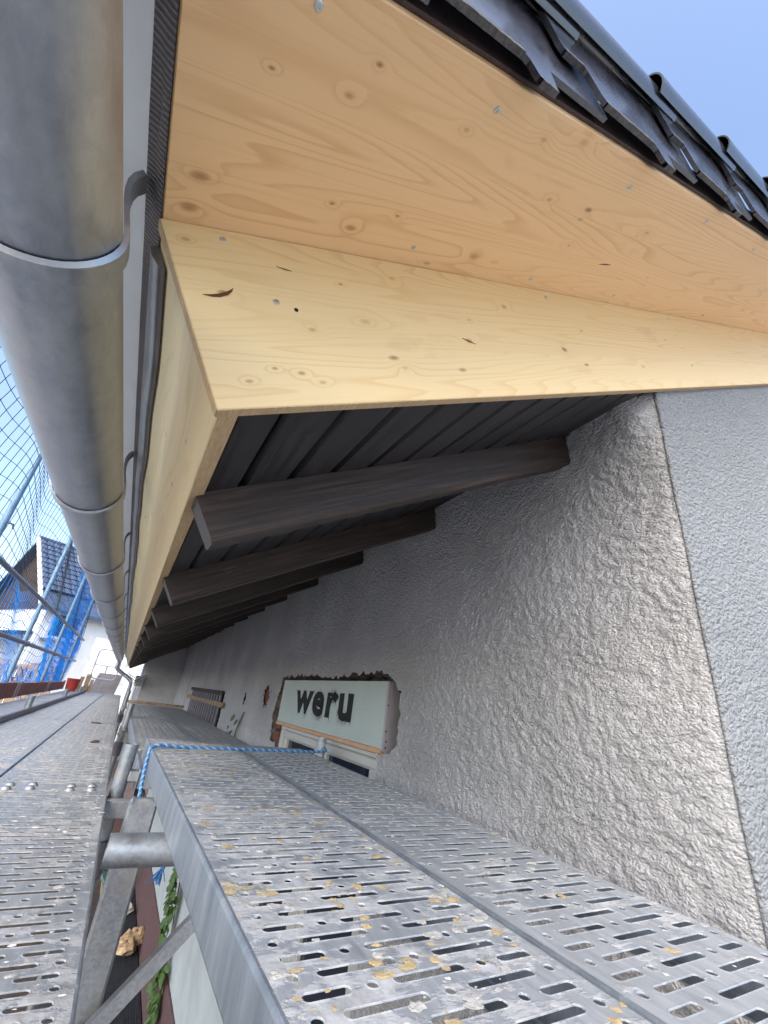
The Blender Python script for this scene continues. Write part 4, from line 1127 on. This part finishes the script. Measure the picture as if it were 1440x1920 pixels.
nwindow(.55, 1.55, -3.55, -2.65); nwindow(2.9, 3.9, -3.55, -2.65); nwindow(5.2, 6.2, -3.55, -2.65)
m = MB(); m.box((0, 0, 0), (1, 1, 1), lambda a, b, c_: NP(-2.2 + 4.4 * a, -.9 + 1.2 * b, -3.75 + .12 * c_ + .25 * b)); m.build('canopy', MT['nclad'], nh)
# plank fence beyond the scaffold
fn = thing('plank_fence', (-4.5, 14, -EYE), 'tan plank fence running behind the lower part of the net', 'fence')
for k in range(34):
    x = -8.4 + k * .205; h = 2.62 + .05 * math.sin(k * 2.3)
    m = MB(); m.bbox((x, 14 + x * .12, -EYE), (x + .19, 14.04 + x * .12, -EYE + h), .006); m.build('plank', MT['oldwood'], fn)
for z in (-1.9, -.5):
    m = MB(); m.box((-8.4, 12.93, z), (-8.3, 13.0, z + .1)); m.add([(-8.4, 14.05 - 1.0, z), (-1.5, 14.05 - .18, z), (-1.5, 14.05 - .18, z + .1), (-8.4, 14.05 - 1.0, z + .1)], [(0, 1, 2, 3)]); m.build('fence_rail', MT['oldwood'], fn)
# cream house and white sheet at the end of the view
ch = thing('cream_house', (-1.2, 34, -EYE), 'pale cream house wall far behind the gutter end', 'house')
m = MB(); m.box((-2.9, 34, -EYE), (3.5, 40, 2.9)); m.build('wall', MT['cream'], ch)
m = MB(); m.prism([(-3.3, 2.85), (.3, 5.2), (3.9, 2.85)], lambda a, b: (a, 33.6, b), lambda a, b: (a, 40.3, b)); m.build('roof', MT['nclad'], ch)
for x in (-2.2, .6):
    m = MB(); m.bbox((x, 33.95, .2), (x + 1.1, 34.02, 1.5), .02); w = m.build('window', MT['pvc'], ch); m = MB(); m.box((x + .1, 33.93, .3), (x + 1.0, 33.948, 1.4)); m.build('pane', MT['glass'], w)
m = MB(); nx_, nz2 = 40, 34; V = []
for i in range(nx_ + 1):
    for k in range(nz2 + 1):
        x = -1.05 + 2.0 * i / nx_; z = -1.9 + 2.9 * k / nz2
        d = .10 * (vnoise(np.array(x * 5.0 + 40), np.array(z * 4.0 + 20), 44) - .5) + .10 * (vnoise(np.array(x * 11.0 + 9), np.array(z * 9.0 + 20), 45) - .5)
        V.append((x, 15.5 + float(d), z))
m.add(V, [(i * (nz2 + 1) + k, (i + 1) * (nz2 + 1) + k, (i + 1) * (nz2 + 1) + k + 1, i * (nz2 + 1) + k + 1) for i in range(nx_) for k in range(nz2)])
tp_ = m.build('tarpaulin', MT['tarp'], smooth='all'); tag(tp_, 'rumpled white tarpaulin hanging beyond the scaffold end', 'tarpaulin')

# ================================================================== BELOW, IN THE GAP
mt_ = thing('grid_mat', (.8, 6.3, -EYE), 'black grid mat laid along the house plinth', 'mat')
m = MB(); m.box((.60, 4.6, -EYE + .004), (.975, 8.2, -EYE + .010)); m.build('backing', MT['barge'], mt_)
m = MB()
for k in range(19): x = .605 + k * .0202; m.box((x, 4.6, -EYE + .010), (x + .008, 8.2, -EYE + .022))
for k in range(150): y = 4.6 + k * .024; m.box((.602, y, -EYE + .0105), (.972, y + .007, -EYE + .0235))
gr_ = m.build('ribs', MT['matgrid'], mt_); gr_['kind'] = 'stuff'
m = MB(); m.bbox((.575, 4.5, -EYE), (.597, 8.3, -EYE + .05), .003); o = m.build('edging', MT['oldwood']); tag(o, 'thin timber edging beside the black grid mat', 'edging')
random.seed(9)
m = MB(); 
for k in range(9): m.blob((.86 + random.gauss(0, .045), 6.22 + random.gauss(0, .05), -EYE + .09 + random.gauss(0, .03)), random.uniform(.05, .09), (1, 1, .8), .35, 9, 6)
o = m.build('insulation_wad', plain('tan_insulation', (.46, .33, .20), .95, 0, .5, 16, .9)); tag(o, 'crumpled wad of tan insulation lying on the black mat', 'insulation')
m = MB(); m.blob((.83, 7.15, -EYE + .06), .09, (1, 1, .7), .35, 9, 6); o = m.build('rubble_lump', MT['mortar']); tag(o, 'small pale rubble lump farther along the black mat', 'rubble')
rl_ = thing('hose_reel', (.70, 7.75, -EYE), 'teal plastic hose reel disc standing in the gap below', 'hose reel')
c = Vector((.66, 7.75, -EYE + .26)); ax = Vector((.45, -.6, .66)).normalized(); u = Vector((0, 0, 1)); u = (u - u.dot(ax) * ax).normalized(); v_ = ax.cross(u)
m = MB(); n = 26; V = []
for (r, h) in ((.0, .03), (.05, .03), (.06, .012), (.16, .008), (.19, .02), (.20, .0), (.19, -.02)):
    V += [c + ax * h + r * (math.cos(2 * math.pi * k / n) * u + math.sin(2 * math.pi * k / n) * v_) for k in range(n)]
m.add(V, [(i * n + k, i * n + (k + 1) % n, (i + 1) * n + (k + 1) % n, (i + 1) * n + k) for i in range(6) for k in range(n)]); m.build('disc', MT['teal'], rl_, smooth=True)
for k in range(5):
    a = 2 * math.pi * k / 5; d = math.cos(a) * u + math.sin(a) * v_
    m = MB(); m.tube([c + ax * .02 + d * .05, c + ax * .02 + d * .185], .008, 6); m.build('spoke', MT['teal'], rl_)
m = MB(); m.tube([c + ax * .05 + .12 * (math.cos(a) * u + math.sin(a) * v_) - ax * .08 for a in np.linspace(0, 6.28, 20)], .014, 6); m.build('hose', MT['matgrid'], rl_, smooth='all')
m = MB(); m.tube([(.60, 7.2, -EYE + .02), (.63, 7.05, -EYE + .05), (.72, 6.98, -EYE + .05), (.82, 7.05, -EYE + .03), (.86, 7.2, -EYE + .02)], .012, 8); o = m.build('hose', MT['drip'], smooth='all'); tag(o, 'loop of pale hose on the ground before the teal reel', 'hose')

def leaf(m, p, nrm, s_, roll):
    n = Vector(nrm).normalized(); a = Vector((0, 0, -1)); a = (a - a.dot(n) * n).normalized(); b = n.cross(a)
    d = math.cos(roll) * a + math.sin(roll) * b; e = n.cross(d)
    prof = [(0, 0), (.18, .30), (.42, .40), (.70, .27), (1.0, 0)]
    V = []
    for t, w in prof:
        V += [p + s_ * (d * t + e * w) - n * s_ * .10 * t * t + n * s_ * .10 * w, p + s_ * d * t - n * s_ * .10 * t * t, p + s_ * (d * t - e * w) - n * s_ * .10 * t * t + n * s_ * .10 * w]
    m.add(V, [(i * 3 + k, i * 3 + k + 1, (i + 1) * 3 + k + 1, (i + 1) * 3 + k) for i in range(4) for k in (0, 1)])
def vine(name, path, nl, size, label, spread):
    t = thing(name, path[0], label, 'vine')
    m = MB(); m.tube(path, .006, 6); m.build('stem', MT['stem'], t, smooth='all')
    for k in range(nl):
        f = random.random() * (len(path) - 1); i = int(f); p = Vector(path[i]).lerp(Vector(path[min(i + 1, len(path) - 1)]), f - i)
        p += Vector((-.02 - random.random() * .05, random.gauss(0, spread), random.gauss(0, spread)))
        m = MB(); leaf(m, p, (-1, random.gauss(-.35, .3), random.gauss(.5, .3)), size * random.uniform(.6, 1.15), random.gauss(0, .7)); m.build('leaf', MT['leaf'], t)
random.seed(21)
vine('climbing_vine', [(.985, 4.60, -EYE), (.98, 4.62, -2.2), (.975, 4.72, -1.95), (.97, 4.86, -1.75), (.97, 4.95, -1.58), (.97, 5.0, -1.42)], 190, .070, 'leafy green vine climbing the white lower wall in the gap', .05)
vine('window_vine', [(.985, 4.22, -.62), (.98, 4.21, -.40), (.98, 4.22, -.30), (.985, 4.10, -.15)], 9, .06, 'small green vine sprig on the wall left of the sprayed window', .012)

# ------------------------------------------------------------------ lift everything so that the yard lies at z = 0
for o in SC.objects:
    if o.parent is None and o.type in {'MESH', 'EMPTY'}: o.location.z += EYE
for o in SC.objects:
    if '_o' in o: del o['_o']
